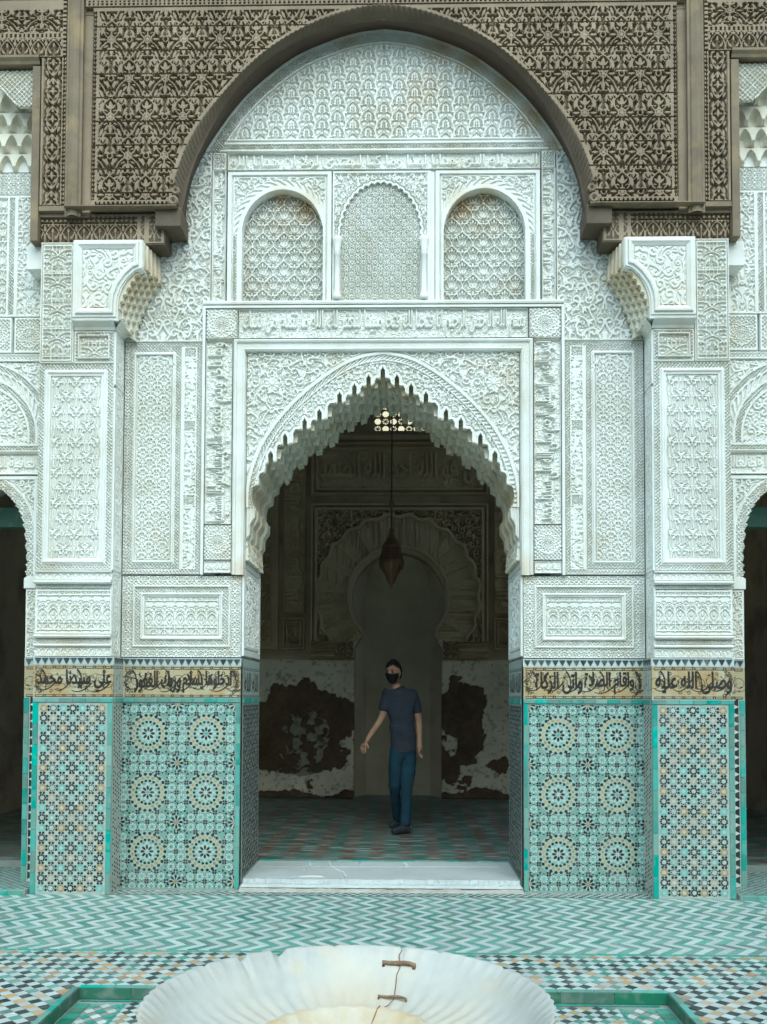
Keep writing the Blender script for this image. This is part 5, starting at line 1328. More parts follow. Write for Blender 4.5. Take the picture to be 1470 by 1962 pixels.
    while z < 1.43:
        t.add([(-2.725, z), (-2.66, z+.030), (-2.725, z+.060)], jit(DARK_T)); z += .064
    t.build('zigzag_mosaic', p, ZEL, .036, bed=((-2.775, -2.612, .04, 1.456), (.55, .58, .52)))
    box_obj('green_lintel', (-3.62, -2.72, .45, .58, 2.86, 3.02), G_BOTTLE, p)
    return p
bayL = bay(-1); bayR = bay(1, bayL)
# ================================================================= floors
def structure(o): o['kind'] = 'structure'; return o
GRT = rough_mat('floor_grout', (.30, .33, .29), (.22, .25, .21), sc=6, r=.8, bump=.3)
FLO = attr_mat('floor_glaze', r=.33, s=.5, amt=.6, grime=(.34, .36, .31))
PX0, PX1, PY0, PY1 = -1.475, 1.49, -5.36, -2.415          # the sunken square round the fountain
V, F = [], []
for x0, x1, y0, y1 in ((-8, 8, PY1, .6), (-8, 8, -18, PY0), (-8, PX0, PY0, PY1), (PX1, 8, PY0, PY1)): box(V, F, x0, x1, y0, y1, -.3, 0)
court = structure(put('courtyard_floor', np_mesh('courtyard_floor', V, F), GRT))
camp = np.array((.15612, -7.19773, 1.49))
def view_size(x, y, z=0.):
    """rough share of the picture a floor tile takes; 0 when outside it or behind the basin"""
    d = np.array((x, y, z))-camp; q = d[1]
    if q < 1: return 0
    u = (d[0]+.02*q)/q*1800; v = 281+(-d[2]/q+.038)*1800-1800*.038*2
    py = 1330+1800*(-d[2])/q; px = 770+1800*d[0]/q
    if not (0 < px < 1470 and py < 1962): return 0
    if ((px-667)/400)**2+((py-1930)/118)**2 < 1: return 0
    if px > 266 and px < 1066 and py > 1915: return 0
    return 1/q**3
chev = []
w_, d_, s_ = .0622, .104, .098; rows = 14; rc = random.Random(61)
for j in range(rows):
    y1 = -.245-j*d_
    sg = 1 if j % 2 == 0 else -1
    off = 0 if sg > 0 else s_
    for i in range(-72, 72):
        x = i*w_
        chev.append((x, y1, i % 2, sg))
CM = {}
def chev_mesh(sg, m):
    k = (sg, m.name)
    if k not in CM:
        g = .0016; dd = d_/2-g; ww = w_-2*g; sh = s_/2*sg*(1-2*g/d_)
        P = [(-ww/2+sh*-1, dd), (ww/2-sh, dd), (ww/2+sh, -dd), (-ww/2+sh, -dd)]
        V, F = [], []; n = 4
        V = [(x, y, .004) for x, y in P]+[(x*1.01, y*1.01, -.002) for x, y in P]; F = [[3, 2, 1, 0]]+[[i, i+4, (i+1) % 4+4, (i+1) % 4] for i in range(4)]
        me = np_mesh('chevron_tile', V, F)
        if me.polygons[0].normal.z < 0: me.flip_normals()
        me.materials.append(m); CM[k] = me
    return CM[k]
def chev_center(x, y1, sg): return (x+(s_/2 if True else 0), y1-d_/2)
chev.sort(key=lambda c: -view_size(c[0]+s_/2, c[1]-d_/2))
t = Tess()
CG = [(.13, .275, .22), (.15, .29, .235), (.17, .31, .25), (.09, .24, .19), (.18, .28, .22)]
def shade(c, v=.18): k = 1+rc.uniform(-v, v); return tuple(q*k for q in c)
for n, (x, y1, odd, sg) in enumerate(chev):
    cx, cy = x+s_/2, y1-d_/2
    if n < 300 and view_size(cx, cy) > 0:
        m = (G_GREEN if rc.random() < .5 else G_SEA) if odd else G_WHITE
        o = bpy.data.objects.new('chevron_tile', chev_mesh(sg, m)); link(o, court); o.location = (cx, cy, rc.uniform(0, .0012)); o.rotation_euler.z = rc.uniform(-.008, .008)
    else:
        g = .0016; dd = d_/2-g; ww = w_/2-g; sh = s_/2*sg
        c = shade(rc.choice(CG)) if odd else shade((.48, .54, .51), .10)
        t.add([(cx-ww-sh, cy+dd), (cx-ww+sh, cy-dd), (cx+ww+sh, cy-dd), (cx+ww-sh, cy+dd)], c, .003+rc.uniform(0, .001))
t.flat(); t.build('chevron_tiling', court, FLO, 0, 'U')
# thin glazed line, then the field of lozenges
t = Tess()
x = -4.4
while x < 4.4:
    t.add([(x+.02, -1.745), (x+.088, -1.745), (x+.072, -1.712), (x+.004, -1.712)], shade((.06, .30, .22)), .003); x += .086
t.build('border_tiling', court, FLO, 0, 'U')
D = .0772; loz = []
y_top = -1.752
for j in range(0, 62):
    for i in range(-54, 55):
        for w2 in (0, 1):
            cx = i*D+(D/2 if w2 else 0)+.012; cy = y_top-D/2-j*D-(D/2 if w2 else 0)
            if w2 == 1 and j == 61: continue
            inpan = PX0-.03 < cx < PX1+.03 and PY0-.03 < cy < PY1+.035
            if inpan or cy < -6.2: continue
            loz.append((cx, cy, i, j, w2))
loz.sort(key=lambda c: -view_size(c[0], c[1]))
def loz_col(i, j):
    u, v = (i+j) % 11, (i-j) % 11
    if u == 0 or v == 0: return 'O'
    if (u in (4, 5, 6, 7)) and (v in (4, 5, 6, 7)): return 'O' if (u in (5, 6) and v in (5, 6)) else 'G'
    if u in (2, 9) or v in (2, 9): return 'G' if (u+v) % 3 else 'D'
    return 'D'
LM = {}
def loz_mesh(m):
    if m.name not in LM:
        r = D/2-.0016; V = [(0, r, .004), (-r, 0, .004), (0, -r, .004), (r, 0, .004)]; V += [(x*1.02, y*1.02, -.002) for x, y, z in V]
        me = np_mesh('lozenge_tile', V, [[0, 1, 2, 3]]+[[i, i+4, (i+1) % 4+4, (i+1) % 4] for i in range(4)])
        me.materials.append(m); LM[m.name] = me
    return LM[m.name]
t = Tess(); t2 = Tess(); n_loz = 0
for cx, cy, i, j, w2 in loz:
    k = 'W' if w2 else loz_col(i, j)
    if k != 'W' and rc.random() < .05: k = rc.choice('GDO')
    big = view_size(cx, cy) > 0 and n_loz < 300
    if big:
        n_loz += 1
        o = bpy.data.objects.new('lozenge_tile', loz_mesh({'W': G_WHITE, 'O': G_OCHRE, 'G': G_GREEN, 'D': G_DARK}[k])); link(o, court); o.location = (cx, cy, rc.uniform(0, .001)); o.rotation_euler.z = rc.uniform(-.02, .02)
    else:
        r = D/2-.0016
        if cy > y_top-D*.6 and w2 == 0 and False: continue
        t.add([(cx, cy+r), (cx-r, cy), (cx, cy-r), (cx+r, cy)], shade({'W': (.45, .51, .48), 'O': (.40, .27, .13), 'G': (.09, .245, .185), 'D': (.04, .055, .05)}[k]), .003+rc.uniform(0, .0008))
for i in range(-54, 55):                         # half tiles closing the first row
    cx = i*D+.012+D/2; r = D/2-.0016; t.add([(cx-r, y_top), (cx, y_top-r), (cx+r, y_top)], shade((.39, .45, .42)), .003)
t.flat(); t.build('lozenge_tiling', court, FLO, 0, 'U')
# little chequers between the piers and the chevrons
t = Tess(); sq = .031
for j in range(4):
    for i in range(-66, 66):
        x = i*sq; y = -.075-j*sq*1.15-(.0)
        if abs(x) > 2.02 or y < -.225: continue
        if abs(x) < 1.1 and j < 1: continue
        c = (.42, .47, .43) if (i+j) % 2 else ((.05, .07, .06) if (i//2+j) % 3 else ((.09, .25, .19) if i % 3 else (.42, .25, .17)))
        t.add([(x+.008, y), (x-.004, y-sq*1.1), (x+sq-.006, y-sq*1.1), (x+sq+.006, y)], shade(c), .003)
t.flat(); t.build('chequer_tiling', court, FLO, 0, 'U')
# steps before the side bays
for s in (-1, 1):
    st = structure(box_obj('step', (*sorted((s*6.0, s*2.612)), -.285, .62, 0, .038), GRT))
    rnd = random.Random(5); L = .11; x = s*2.625
    for k in range(12):
        o = bpy.data.objects.new('border_tile', tile_mesh('border_tile', .106, .034, .006)); o.data.materials.append(rnd.choice((G_TURQ, G_SEA))); link(o, st); m = face_matrix(x+s*.055+s*.11*k, -.285, .019, 'F'); o.matrix_local = m
        o = bpy.data.objects.new('border_tile', tile_mesh('border_tile', .106, .045, .006)); o.data.materials.append(rnd.choice((G_TURQ, G_SEA))); link(o, st); o.location = (x+s*.055+s*.11*k, -.26, .036)
    t = Tess(); rs_ = random.Random(9)
    for j in range(28):
        for i in range(40):
            xx = s*(2.63+i*.032); y = -.235+j*.032
            if (i+j) % 2 and y < .6: t.add([(xx-.014, y), (xx+.014, y), (xx+.014, y+.028), (xx-.014, y+.028)], shade((.05, .10, .09) if rs_.random() < .6 else (.09, .25, .19)), .002)
            elif y < .6: t.add([(xx-.014, y), (xx+.014, y), (xx+.014, y+.028), (xx-.014, y+.028)], shade((.39, .45, .42)), .002)
    t.flat(); t.build('chequer_tiling', st, FLO, .038, 'U')
# the sunken square
pan = structure(box_obj('sunken_floor', (PX0-.02, PX1+.02, PY0-.02, PY1+.02, -.3, -.058), GRT))
rnd = random.Random(12)
for (a, b, fx, ax) in ((PX0, PX1, PY1, 'F'), (PY0, PY1, PX0, 'R'), (-PY1, -PY0, PX1, 'L')):
    n = int((b-a)/.26); st_ = (b-a)/n
    for i in range(n):
        c = a+(i+.5)*st_
        p_ = (c, fx-.0, -.026) if ax == 'F' else (fx, c if ax == 'R' else -c, -.026)
        tile(pan, 'riser_tile', G_BOTTLE, (st_-.003, .056), *p_, ax, .006)
n = 16
for i in range(n):
    st_ = (PX1-PX0)/n; tile(pan, 'edge_tile', G_SEA if i % 3 else G_TURQ, (st_-.003, .034), PX0+(i+.5)*st_, PY1+.015, .0015, 'U', .005)
    st_ = (PY1-PY0)/n
    for x in (PX0-.016, PX1+.016): tile(pan, 'edge_tile', G_SEA if i % 2 else G_TURQ, (.032, st_-.003), x, PY0+(i+.5)*st_, .0015, 'U', .005)
t = Tess()
def inpan_col(i, j): return loz_col(i+3, j+2)
d2 = .062
for j in range(48):
    for i in range(-26, 27):
        for w2 in (0, 1):
            cx = .007+i*d2+(d2/2 if w2 else 0); cy = PY1-.07-j*d2-(d2/2 if w2 else 0)
            if not (PX0+.27 < cx < PX1-.27 and cy > PY0+.05): continue
            r = d2/2-.0014; k = 'W' if w2 else inpan_col(i, j)
            t.add([(cx, cy+r), (cx-r, cy), (cx, cy-r), (cx+r, cy)], shade({'W': (.45, .51, .48), 'O': (.42, .29, .13), 'G': (.09, .245, .185), 'D': (.04, .055, .05)}[k]), .003)
for s, xe in ((1, PX0), (-1, PX1)):
    for j in range(40):
        y = PY1-.07-j*.075
        if y < PY0+.08: break
        t.add([(xe+s*.015, y), (xe+s*.085, y), (xe+s*.085, y-.072), (xe+s*.015, y-.072)], shade((.03, .16, .09) if j % 2 else (.05, .26, .18)), .004)
        t.add([(xe+s*.165, y), (xe+s*.165+s*.022, y), (xe+s*.187, y-.072), (xe+s*.165, y-.072)], shade((.06, .30, .2)), .004) if False else None
        a, b = (.175, .135) if j % 2 else (.135, .095)
        for q in range(3):
            x = xe+s*(.115+q*.055); t.add([(x, y), (x+s*.0275, y-.036), (x, y-.072), (x-s*.0275, y-.036)], shade((.06, .28, .2) if (q+j) % 2 == 0 else (.54, .60, .55)), .003)
        t.add([(xe+s*.245, y), (xe+s*.265, y), (xe+s*.265, y-.072), (xe+s*.245, y-.072)], shade((.05, .28, .2)), .004)
for i in range(60):
    x = PX0+.02+i*.05
    if x < PX1-.05: t.add([(x, PY1-.012), (x+.046, PY1-.012), (x+.046, PY1-.038), (x, PY1-.038)], shade((.06, .30, .22)), .004)
t.flat(); t.build('pan_tiling', pan, FLO, -.058, 'U')
# ================================================================= threshold
slab = thing('threshold_slab', 'cracked white marble threshold slab with broken front lip in the doorway', 'threshold', (0, .4, 0), kind='thing')
CRK = [[(-.62, .80), (-.60, .55), (-.63, .42)], [(-.46, .82), (-.44, .6), (-.30, .35), (-.26, .0)], [(-.2, .82), (-.19, .62)], [(.18, .82), (.2, .6), (.17, .5)], [(-.9, .1), (-.6, .16), (-.52, .13)], [(-1.0, .55), (.95, .62)]]
def slab_h(X, Y):
    X, Y = np.broadcast_arrays(X, Y); wob = (vnoise(X, Y, .05, 3)-.5)*.02
    r = np.ones(X.shape)-.10*fbm(X, Y, .3, 4)
    for c in CRK: d = line_dist(c, X+wob, Y+wob); r = np.where(d < .004, .55, r)
    d = np.hypot((X+.55)/2.2, Y-.15); r = np.where(d < .045, .72, r)
    ed = .02+.035*fbm(X, Y*0, .22, 8)+.02*(vnoise(X, Y*0, .03, 9))+.02*np.clip(np.abs(X)-.75, 0, 1)*-1
    r = np.where(Y < ed, .18+.3*vnoise(X, Y, .025, 2), r)
    return r
relief('marble_top', slab, MARBLE, (-1.066, 1.066, -.03, .835), slab_h, .074, .045, 'U', res=.0065)
v, f = [], []; box(v, f, -1.075, 1.075, -.015, .84, -.01, .03); put('mortar_bed', np_mesh('mortar_bed', v, f), rough_mat('old_mortar', (.36, .32, .25), (.48, .47, .42), sc=9, bump=.8, bsc=30, bdist=.01), slab)
def mort(X, Y): return fbm(X, Y, .12, 14)*np.clip((Y+.085)/.08, 0, 1)+.1
relief('mortar_fillet', slab, rough_mat('mortar', (.46, .45, .40), (.34, .31, .25), sc=7, bump=.8, bsc=30, bdist=.01), (-1.08, 1.08, -.085, .0), mort, .034, .034, 'U', res=.008)
for i in range(16): tile(slab, 'border_tile', G_SEA if i % 3 else G_TURQ, (.129, .028), -1.06+(i+.5)*.1325, .855, .068, 'U', .010)
# ================================================================= prayer hall
HY = 5.8
V, F = [], []; box(V, F, -4.7, 4.7, .84, HY+1.4, -.2, .055)
hall = structure(put('hall_floor', np_mesh('hall_floor', V, F), GRT))
t = Tess(); rh = random.Random(33)
y = .875; j = 0
while y < HY:
    dy = .062 if y < 3.2 else .10
    i = 0; x = -4.48
    while x < 4.45:
        sg = .03 if j % 2 else -.03
        col = (.075, .155, .12) if i % 2 else (.14, .105, .075)
        if rh.random() < .18: col = (.24, .28, .25)
        t.add([(x-sg, y), (x+.125-sg, y), (x+.125+sg, y+dy*.42), (x+sg, y+dy*.42)], shade(col, .3), .002)
        t.add([(x+sg, y+dy*.46), (x+.125+sg, y+dy*.46), (x+.125-sg, y+dy*.92), (x-sg, y+dy*.92)], shade((.19, .22, .19) if rh.random() < .35 else col, .3), .002)
        x += .128; i += 1
    y += dy; j += 1
t.flat(); t.build('hall_tiling', hall, FLO, .055, 'U')
DARKP = rough_mat('smoked_plaster', (.54, .44, .28), (.40, .32, .20), sc=1.5, r=.95, bump=.5, bsc=25, stain=((.17, .12, .085), 1.6, .5, .7, .7))
for s, n_ in ((-1, 'wall_left'), (1, 'wall_right')):    # hall side walls, each with an unseen opening added to brighten the hall
    V, F = [], []; xa, xb = sorted((s*4.75, s*4.6))
    box(V, F, xa, xb, .84, HY+.1, 0, 4.5); box(V, F, xa, xb, .84, 1.6, 4.5, 6.6); box(V, F, xa, xb, 5.4, HY+.1, 4.5, 6.6); box(V, F, xa, xb, 1.6, 5.4, 6.3, 6.6)
    structure(put(n_, np_mesh(n_, V, F), DARKP))
CEIL = rough_mat('dark_ceiling', (.10, .075, .05), (.07, .05, .035), sc=4, r=.8)
ceil = structure(box_obj('ceiling', (-4.75, 4.75, .55, HY+.3, 6.55, 6.75), CEIL))
for i in range(9): box_obj('rafter', (-4.6, 4.6, 1.1+i*.56, 1.22+i*.56, 6.42, 6.548), CEIL, ceil)
V, F = [], []
for s in (-1, 1): box(V, F, *sorted((s*4.7, s*3.75)), .06, .85, 0, 7.6); box(V, F, *sorted((s*3.75, s*2.62)), .61, .85, 3.3, 7.6)
structure(put('wall', np_mesh('wall', V, F), PLAIN))
mih = thing('mihrab_wall', 'shadowy back wall with horseshoe prayer niche and peeling plaster', 'niche wall', (.1, HY, 0), kind='thing')
CX = .10
hs = [(CX-.60, .055), (CX-.60, 2.12), (CX-.50, 2.30)]+arcpts(CX, 2.80, .635, 218, -38, 36, rz=.655)+[(CX+.50, 2.30), (CX+.60, 2.12), (CX+.60, .055)]
WW = (CX-.35, CX+.42, 5.17, 5.80)
v1 = prism([(-4.7, 0)]+[(x, z-.06 if z < .1 else z) for x, z in hs]+[(4.7, 0), (4.7, 5.169), (-4.7, 5.169)], HY, HY+.25)
V, F = v1; V = list(V); F = list(F)
box(V, F, -4.7, WW[0], HY, HY+.25, 5.17, 6.6); box(V, F, WW[1], 4.7, HY, HY+.25, 5.17, 6.6); box(V, F, WW[0], WW[1], HY, HY+.25, WW[3], 6.6)
put('wall', np_mesh('wall', V, F), DARKP, mih)
# niche behind the arch: five plastered sides and a half dome
V, F = [], []; prof = [(-.62, 0), (-.62, .12), (-.46, .42), (.46, .42), (.62, .12), (.62, 0)]; zz = [.05, 2.1, 2.8, 3.2, 3.45, 3.55]; sc = [1, 1, 1.04, .9, .55, .0]
for k_, z in enumerate(zz):
    for x, y in prof: V.append((CX+x*sc[k_], HY+.02+y*max(sc[k_], .05), z))
for k_ in range(5):
    for q in range(5): b = k_*6+q; F.append([b, b+1, b+7, b+6])
NICHE = rough_mat('niche_plaster', (.64, .56, .39), (.52, .45, .30), sc=2.2, r=.95, bump=.5, bsc=30, stain=((.40, .30, .21), 1.9, .55, .75, .5))
put('niche', np_mesh('niche', V, F), NICHE, mih)
v, f = sweep([(CX-.62, 2.12), (CX+.62, 2.12)], [(0, 0), (0, .02), (.02, .02), (.02, 0)], HY+.40); put('niche_ledge', np_mesh('niche_ledge', v, f), NICHE, mih)
inh = in_poly(hs)
cv = Cv(-1.25, 1.5, 2.1, 5.0, .01); arabesque(cv, 151, step=.13, w=.013, sym=CX); hh1 = samp(cv, cv.H(.009, .002, .018))
def horse(X, Z):
    X, Z = np.broadcast_arrays(X, Z); q = np.hypot(X-CX, Z-2.84); a = np.degrees(np.arctan2(Z-2.84, X-CX))
    r = hh1(X, Z); vou = np.abs(((a+4.5)/9.) % 2-1)
    R = 1.12-.02*np.cos(np.radians(a)*24)
    v = np.where((a+300) % 18 < 9, .85+.15*hh1(X*1.5, Z*1.5), .35*hh1(X*1.7+.3, Z*1.7)+.5)
    r = np.where((q < R) & (Z > 2.1), v, r); r = np.where((np.abs(q-R) < .026) & (Z > 2.2), 1.5, r); r = np.where((q < .715) & (Z > 2.3), 1.45, r); r = np.where((q < .67) & (Z > 2.3), 1, r)
    e = np.minimum(np.minimum(X+1.11, 1.34-X), 4.13-Z); r = np.where(e < .09, .4, r); r = np.where((e < .09) & (e > .055), 1.2, r); r = np.where(e < .03, 1.2, r); r = np.where(Z < 2.22, np.where(np.abs(X-CX) > .62, hh1(X*1.6, Z*1.6), 1), r)
    return r
relief('horseshoe_arch', mih, HALL, (-1.12, 1.35, 1.98, 4.14), horse, HY-.085, .08, res=.011, mask=lambda X, Z: ~inh(X, Z))
for s, (a, b) in ((-1, (-1.50, -1.19)), (1, (1.42, 1.73))):
    wv = inscription_board(a, b, 2.60, 5.0, 160+s, [('لا اله الا الله محمد رسول الله', a+.04, b-.04, 2.7, 4.9, True)], fat=.010, step=.09, res=.009)
    relief('inscription_band', mih, HALL, (a, b, 2.60, 5.0), framed((a, b, 2.6, 5.0), [(.02, 'm'), (.015, 'g')], wv), HY-.05, .045, res=.010)
    relief('carved_square', mih, HALL, (a, b, 2.10, 2.55), framed((a, b, 2.10, 2.55), [(.03, 'm'), (.02, 'g'), (.02, 'p')], rosette((a+b)/2, 2.32, .10)), HY-.05, .045, res=.010)
    a2, b2 = (-2.35, -1.56) if s < 0 else (1.79, 2.5)
    relief('carved_panel', mih, HALL, (a2, b2, 2.1, 5.0), framed((a2, b2, 2.1, 5.0), [(.03, 'm'), (.08, 'g'), (.02, 'p')], lambda X, Z: cell_of('cup')(X*.6, Z*.6)), HY-.045, .04, res=.012)
wv = inscription_board(-1.12, 1.35, 4.30, 4.95, 171, [('قل هو الله احد الله الصمد', -1.0, 1.25, 4.40, 4.85, False)], fat=.010, step=.11, res=.01)
relief('inscription_band', mih, HALL, (-1.12, 1.35, 4.25, 5.0), framed((-1.12, 1.35, 4.25, 5.0), [(.04, 'm'), (.03, 'g'), (.03, 'p')], wv), HY-.06, .05, res=.011)
v, f = sweep([(-2.6, 5.02), (2.7, 5.02)], [(0, 0), (0, .03), (.02, .06), (.05, .08), (.08, .08), (.08, 0)], HY); put('cornice', np_mesh('cornice', v, f), HALL, mih)
# peeling dado
def patchmask(X, Z):
    X, Z = np.broadcast_arrays(X, Z); n = (fbm(X, Z, .3, 21)-.5)*.75+(fbm(X, Z, .09, 22)-.5)*.10
    d = np.full(X.shape, 9.)
    for cx, cz, rx, rz in ((-1.45, 1.05, .62, .55), (-1.05, 1.22, .48, .42), (-.72, 1.2, .25, .35), (-1.75, .75, .35, .35), (-1.0, .62, .35, .25), (.98, 1.2, .30, .45), (1.05, .75, .25, .38), (1.2, .5, .35, .10), (.85, .5, .2, .3)):
        d = np.minimum(d, (np.hypot((X-cx)/rx, (Z-cz)/rz)-1)*min(rx, rz))
    m = d+n*.55 < 0
    d2_ = np.hypot((X+1.22)/.36, (Z-.86)/.40)-1; m2 = (d2_+n*.9 < -.02)
    low = (Z < .16+.25*fbm(X, Z*.5, .4, 25)-.12)
    spots = (fbm(X, Z, .22, 31) > .66) & (Z < 1.0) & ~m2
    mot = fbm(X, Z, .10, 61) > .50                 # half-stripped plaster inside the left patch
    return (m & ~(m2 & ~mot)) | low | spots | (m & m2 & mot & (fbm(X, Z, .05, 62) > .45))
def dado_h(X, Z): return np.where(patchmask(X, Z), .15+.35*fbm(X, Z, .12, 41), .9+.1*fbm(X, Z, .2, 42))
def dado_c(X, Z, h):
    k = patchmask(X, Z)[..., None]; X, Z = np.broadcast_arrays(X, Z); n = fbm(X, Z, .25, 51)[..., None]
    a = np.array((.74, .66, .47))*(.8+.5*n); b = np.array((.15, .105, .058))*(.6+.7*n)
    g = ((np.hypot((X+1.22)/.46, (Z-.86)/.50) < 1) & ~k[..., 0])[..., None]
    a = np.where(g, a*np.array((.42, .43, .42))*(.7+.7*fbm(X, Z, .06, 63)[..., None]), a); sp_ = np.clip((fbm(X, Z, .045, 64)-.60)*8, 0, 1)[..., None]
    return np.where(k, b*(.7+.6*fbm(X, Z, .05, 65)[..., None]), a*(1-.45*sp_))
for a, b in ((-2.4, CX-.602), (CX+.602, 2.5)):
    relief('dado_plaster', mih, PEEL, (a, b, .055, 1.97), dado_h, HY-.034, .03, res=.013, col=dado_c)
# carved window high in the wall, open to the sky behind
V, F = [], []; rw = random.Random(2)
x0, x1, z0, z1 = WW
def bar(a, b, r=.011): 
    global V, F
    V, F = merge([(V, F), tube([(a[0], HY+.10, a[1]), (b[0], HY+.10, b[1])], r, 6)])
nx_, nz_ = 7, 6; gx, gz = (x1-x0)/nx_, (z1-z0)/nz_
for i in range(nx_):
    for j in range(nz_):
        cx, cz = x0+(i+.5)*gx, z0+(j+.5)*gz
        P = [(cx+gx*.5*math.cos(q*PI/4+PI/8)*1.05, cz+gz*.5*math.sin(q*PI/4+PI/8)*1.05) for q in range(8)]
        for q in range(8): bar(P[q], P[(q+1) % 8], .010)
        if (i+j) % 2 == 0:
            for q in range(4): bar(P[q], P[q+4], .006)
for i in range(nx_+1): bar((x0+i*gx, z0), (x0+i*gx, z1), .009)
for j in range(nz_+1): bar((x0, z0+j*gz), (x1, z0+j*gz), .009)
put('window_grille', np_mesh('window_grille', V, F), DARKP, mih)
nb = structure(box_obj('neighbouring_wall', (-5, 5, 10, 10.4, 0, 6.93), rough_mat('sunlit_render', (.78, .66, .42), (.70, .56, .33), sc=1.2)))
# ---------------------------------------------------------------- lantern
BRASS, N, L, b = new_mat('tarnished_brass'); setc(b, (.22, .13, .065), .55, .5); b.inputs['Metallic'].default_value = .7
LY = 2.9; LX = .037
lan = thing('hanging_lantern', 'dark pierced brass lantern hanging on a long rod in the doorway', 'lantern', (LX, LY, 2.63))
def fl(a, r, z, j): return (r*(1+.05*math.cos(a*8)), z)
v, f = lathe([(.0, .0), (.008, .01), (.012, .03), (.030, .06), (.052, .11), (.068, .155), (.10, .20), (.128, .255), (.135, .275), (.128, .295)], (LX, LY, 2.63), 32, fl); put('lower_bowl', np_mesh('lower_bowl', v, f, True), BRASS, lan)
v, f = lathe([(.125, .298), (.118, .315), (.108, .36), (.092, .42), (.086, .445)], (LX, LY, 2.63), 8); lbody = put('body', np_mesh('body', v, f), BRASS, lan)
V, F = [], []
for i in range(8):
    a = 2*PI*i/8; V, F = merge([(V, F), tube([(LX+.13*math.cos(a), LY+.13*math.sin(a), 2.63+.29), (LX+.092*math.cos(a), LY+.092*math.sin(a), 2.63+.445)], .006, 5)])
put('rib', np_mesh('rib', V, F), BRASS, lbody, kind='stuff')
v, f = lathe([(.095, .445), (.10, .455), (.085, .475), (.062, .515), (.04, .55), (.03, .57), (.034, .585), (.026, .60), (.028, .63), (.012, .66), (.0, .68)], (LX, LY, 2.63), 24, fl); put('crown', np_mesh('crown', v, f, True), BRASS, lan)
V, F = [], []                                  # pierced net over the body, rings at the joints
for i in range(16):
    for j in range(3):
        z0_, z1_ = .30+.048*j, .348+.048*j; r0_, r1_ = .128-.038*j/3*1.0, .128-.038*(j+1)/3
        for d in (1, -1):
            a0, a1 = 2*PI*i/16, 2*PI*(i+d*.5)/16
            V, F = merge([(V, F), tube([(LX+r0_*math.cos(a0), LY+r0_*math.sin(a0), 2.63+z0_), (LX+r1_*math.cos(a1), LY+r1_*math.sin(a1), 2.63+z1_)], .0032, 4)])
for r_, z_ in ((.132, .296), (.098, .447), (.070, .160), (.034, .065), (.040, .555)):
    V, F = merge([(V, F), tube([(LX+r_*math.cos(2*PI*i/24), LY+r_*math.sin(2*PI*i/24), 2.63+z_) for i in range(25)], .0055, 5)])
for i in range(8):
    a = 2*PI*i/8+.2; v, f = lathe([(0, -.035), (.007, -.028), (.009, -.018), (.004, -.006), (.003, .012)], (LX+.122*math.cos(a), LY+.122*math.sin(a), 2.63+.245), 6); V, F = merge([(V, F), (v, f)])
put('pierced_net', np_mesh('pierced_net', V, F), BRASS, lbody, kind='stuff')
put('rod', np_mesh('rod', *tube([(LX, LY, 3.29), (LX+.004, LY, 4.9), (LX, LY, 6.44)], .0085, 6)), CEIL, lan)
v, f = lathe([(0, -.05), (.012, -.045), (.022, -.02), (.026, 0), (.022, .02), (.012, .045), (0, .05)], (LX+.001, LY, 3.55), 12); put('knop', np_mesh('knop', v, f, True), BRASS, lan)
# ---------------------------------------------------------------- the rest of the courtyard, behind and beside the camera
cw = [structure(box_obj(n_, b_, PLAIN)) for n_, b_ in (('wall_back', (-8.2, 8.2, -17.6, -17.2, 0, 8)), ('wall_left', (-8.2, -7.8, -17.2, .3, 0, 8)), ('wall_right', (7.8, 8.2, -17.2, .3, 0, 8)))]
V, F = [], []
for s in (-1, 1): box(V, F, *sorted((s*7.8, s*4.6)), -.03, .6, .0, 8.2); box(V, F, *sorted((s*4.6, s*3.72)), .02, .6, .0, 8.2)
structure(put('courtyard_wall', np_mesh('courtyard_wall', V, F), PLAIN))
# ================================================================= fountain basin
BX, BY, BZ, BR = -.03, -3.86, .42, .712
KB = .965
basin = thing('fountain_basin', 'broad fluted white marble basin with chipped rim, standing on the tiled court', 'fountain', (BX, BY, -.058))
def flute(a, r, z, j):
    k = j/len(BPROF)
    if r > .635: r += .0075*abs(math.cos(a*34))*(1 if (r > .675 or j < 10) else 0)-.003
    elif .33 < r < .62: z += .0032*math.cos(a*56)*min(1, (r-.33)/.05)*min(1, (.62-r)/.12)
    # chips broken out of the far rim
    d = math.degrees(a) % 360
    for c, wd, dp in ((117.5, 2.6, .034), (131, 1.6, .024), (74.2, 1.0, .016), (61, 1.2, .006), (146, 1.0, .006), (34, 1.2, .006), (98, 1., .005)):
        q = abs(d-c)/wd
        if q < 1 and z > .30: z -= dp*(1-q)**.6*(1 if r > .665 else .55 if r > .635 else .0)
    return r, z
BPROF = [(.16, .0), (.17, .02), (.165, .06), (.12, .10), (.11, .15), (.14, .19), (.30, .225), (.50, .275), (.63, .345), (.70, .415), (.735, .462), (.742, .478), (.735, .4785), (.722, .472), (.705, .458), (.68, .43), (.65, .395), (.60, .355), (.54, .328), (.47, .312), (.40, .303), (.35, .300)]
BPROF = [(r*KB if r > .35 else r, z) for r, z in BPROF]
v, f = lathe(BPROF, (BX, BY, -.058), 544, flute); put('bowl', np_mesh('bowl', v, f, True), rough_mat('basin_marble', (.53, .53, .48), (.40, .40, .36), sc=2.6, r=.5, bump=.25, bsc=70, s=.4, stain=((.60, .49, .32), 3.2, .53, .74, .55), spots=[((BX, BY+.44, .26), .30, .75), ((BX+.38, BY+.28, .26), .22, .5), ((BX-.25, BY+.60, .34), .07, .6), ((BX+.02, BY+.56, .30), .06, .6), ((BX-.35, BY+.30, .25), .25, .35), ((BX+.3, BY+.35, .25), .22, .3)]), basin)
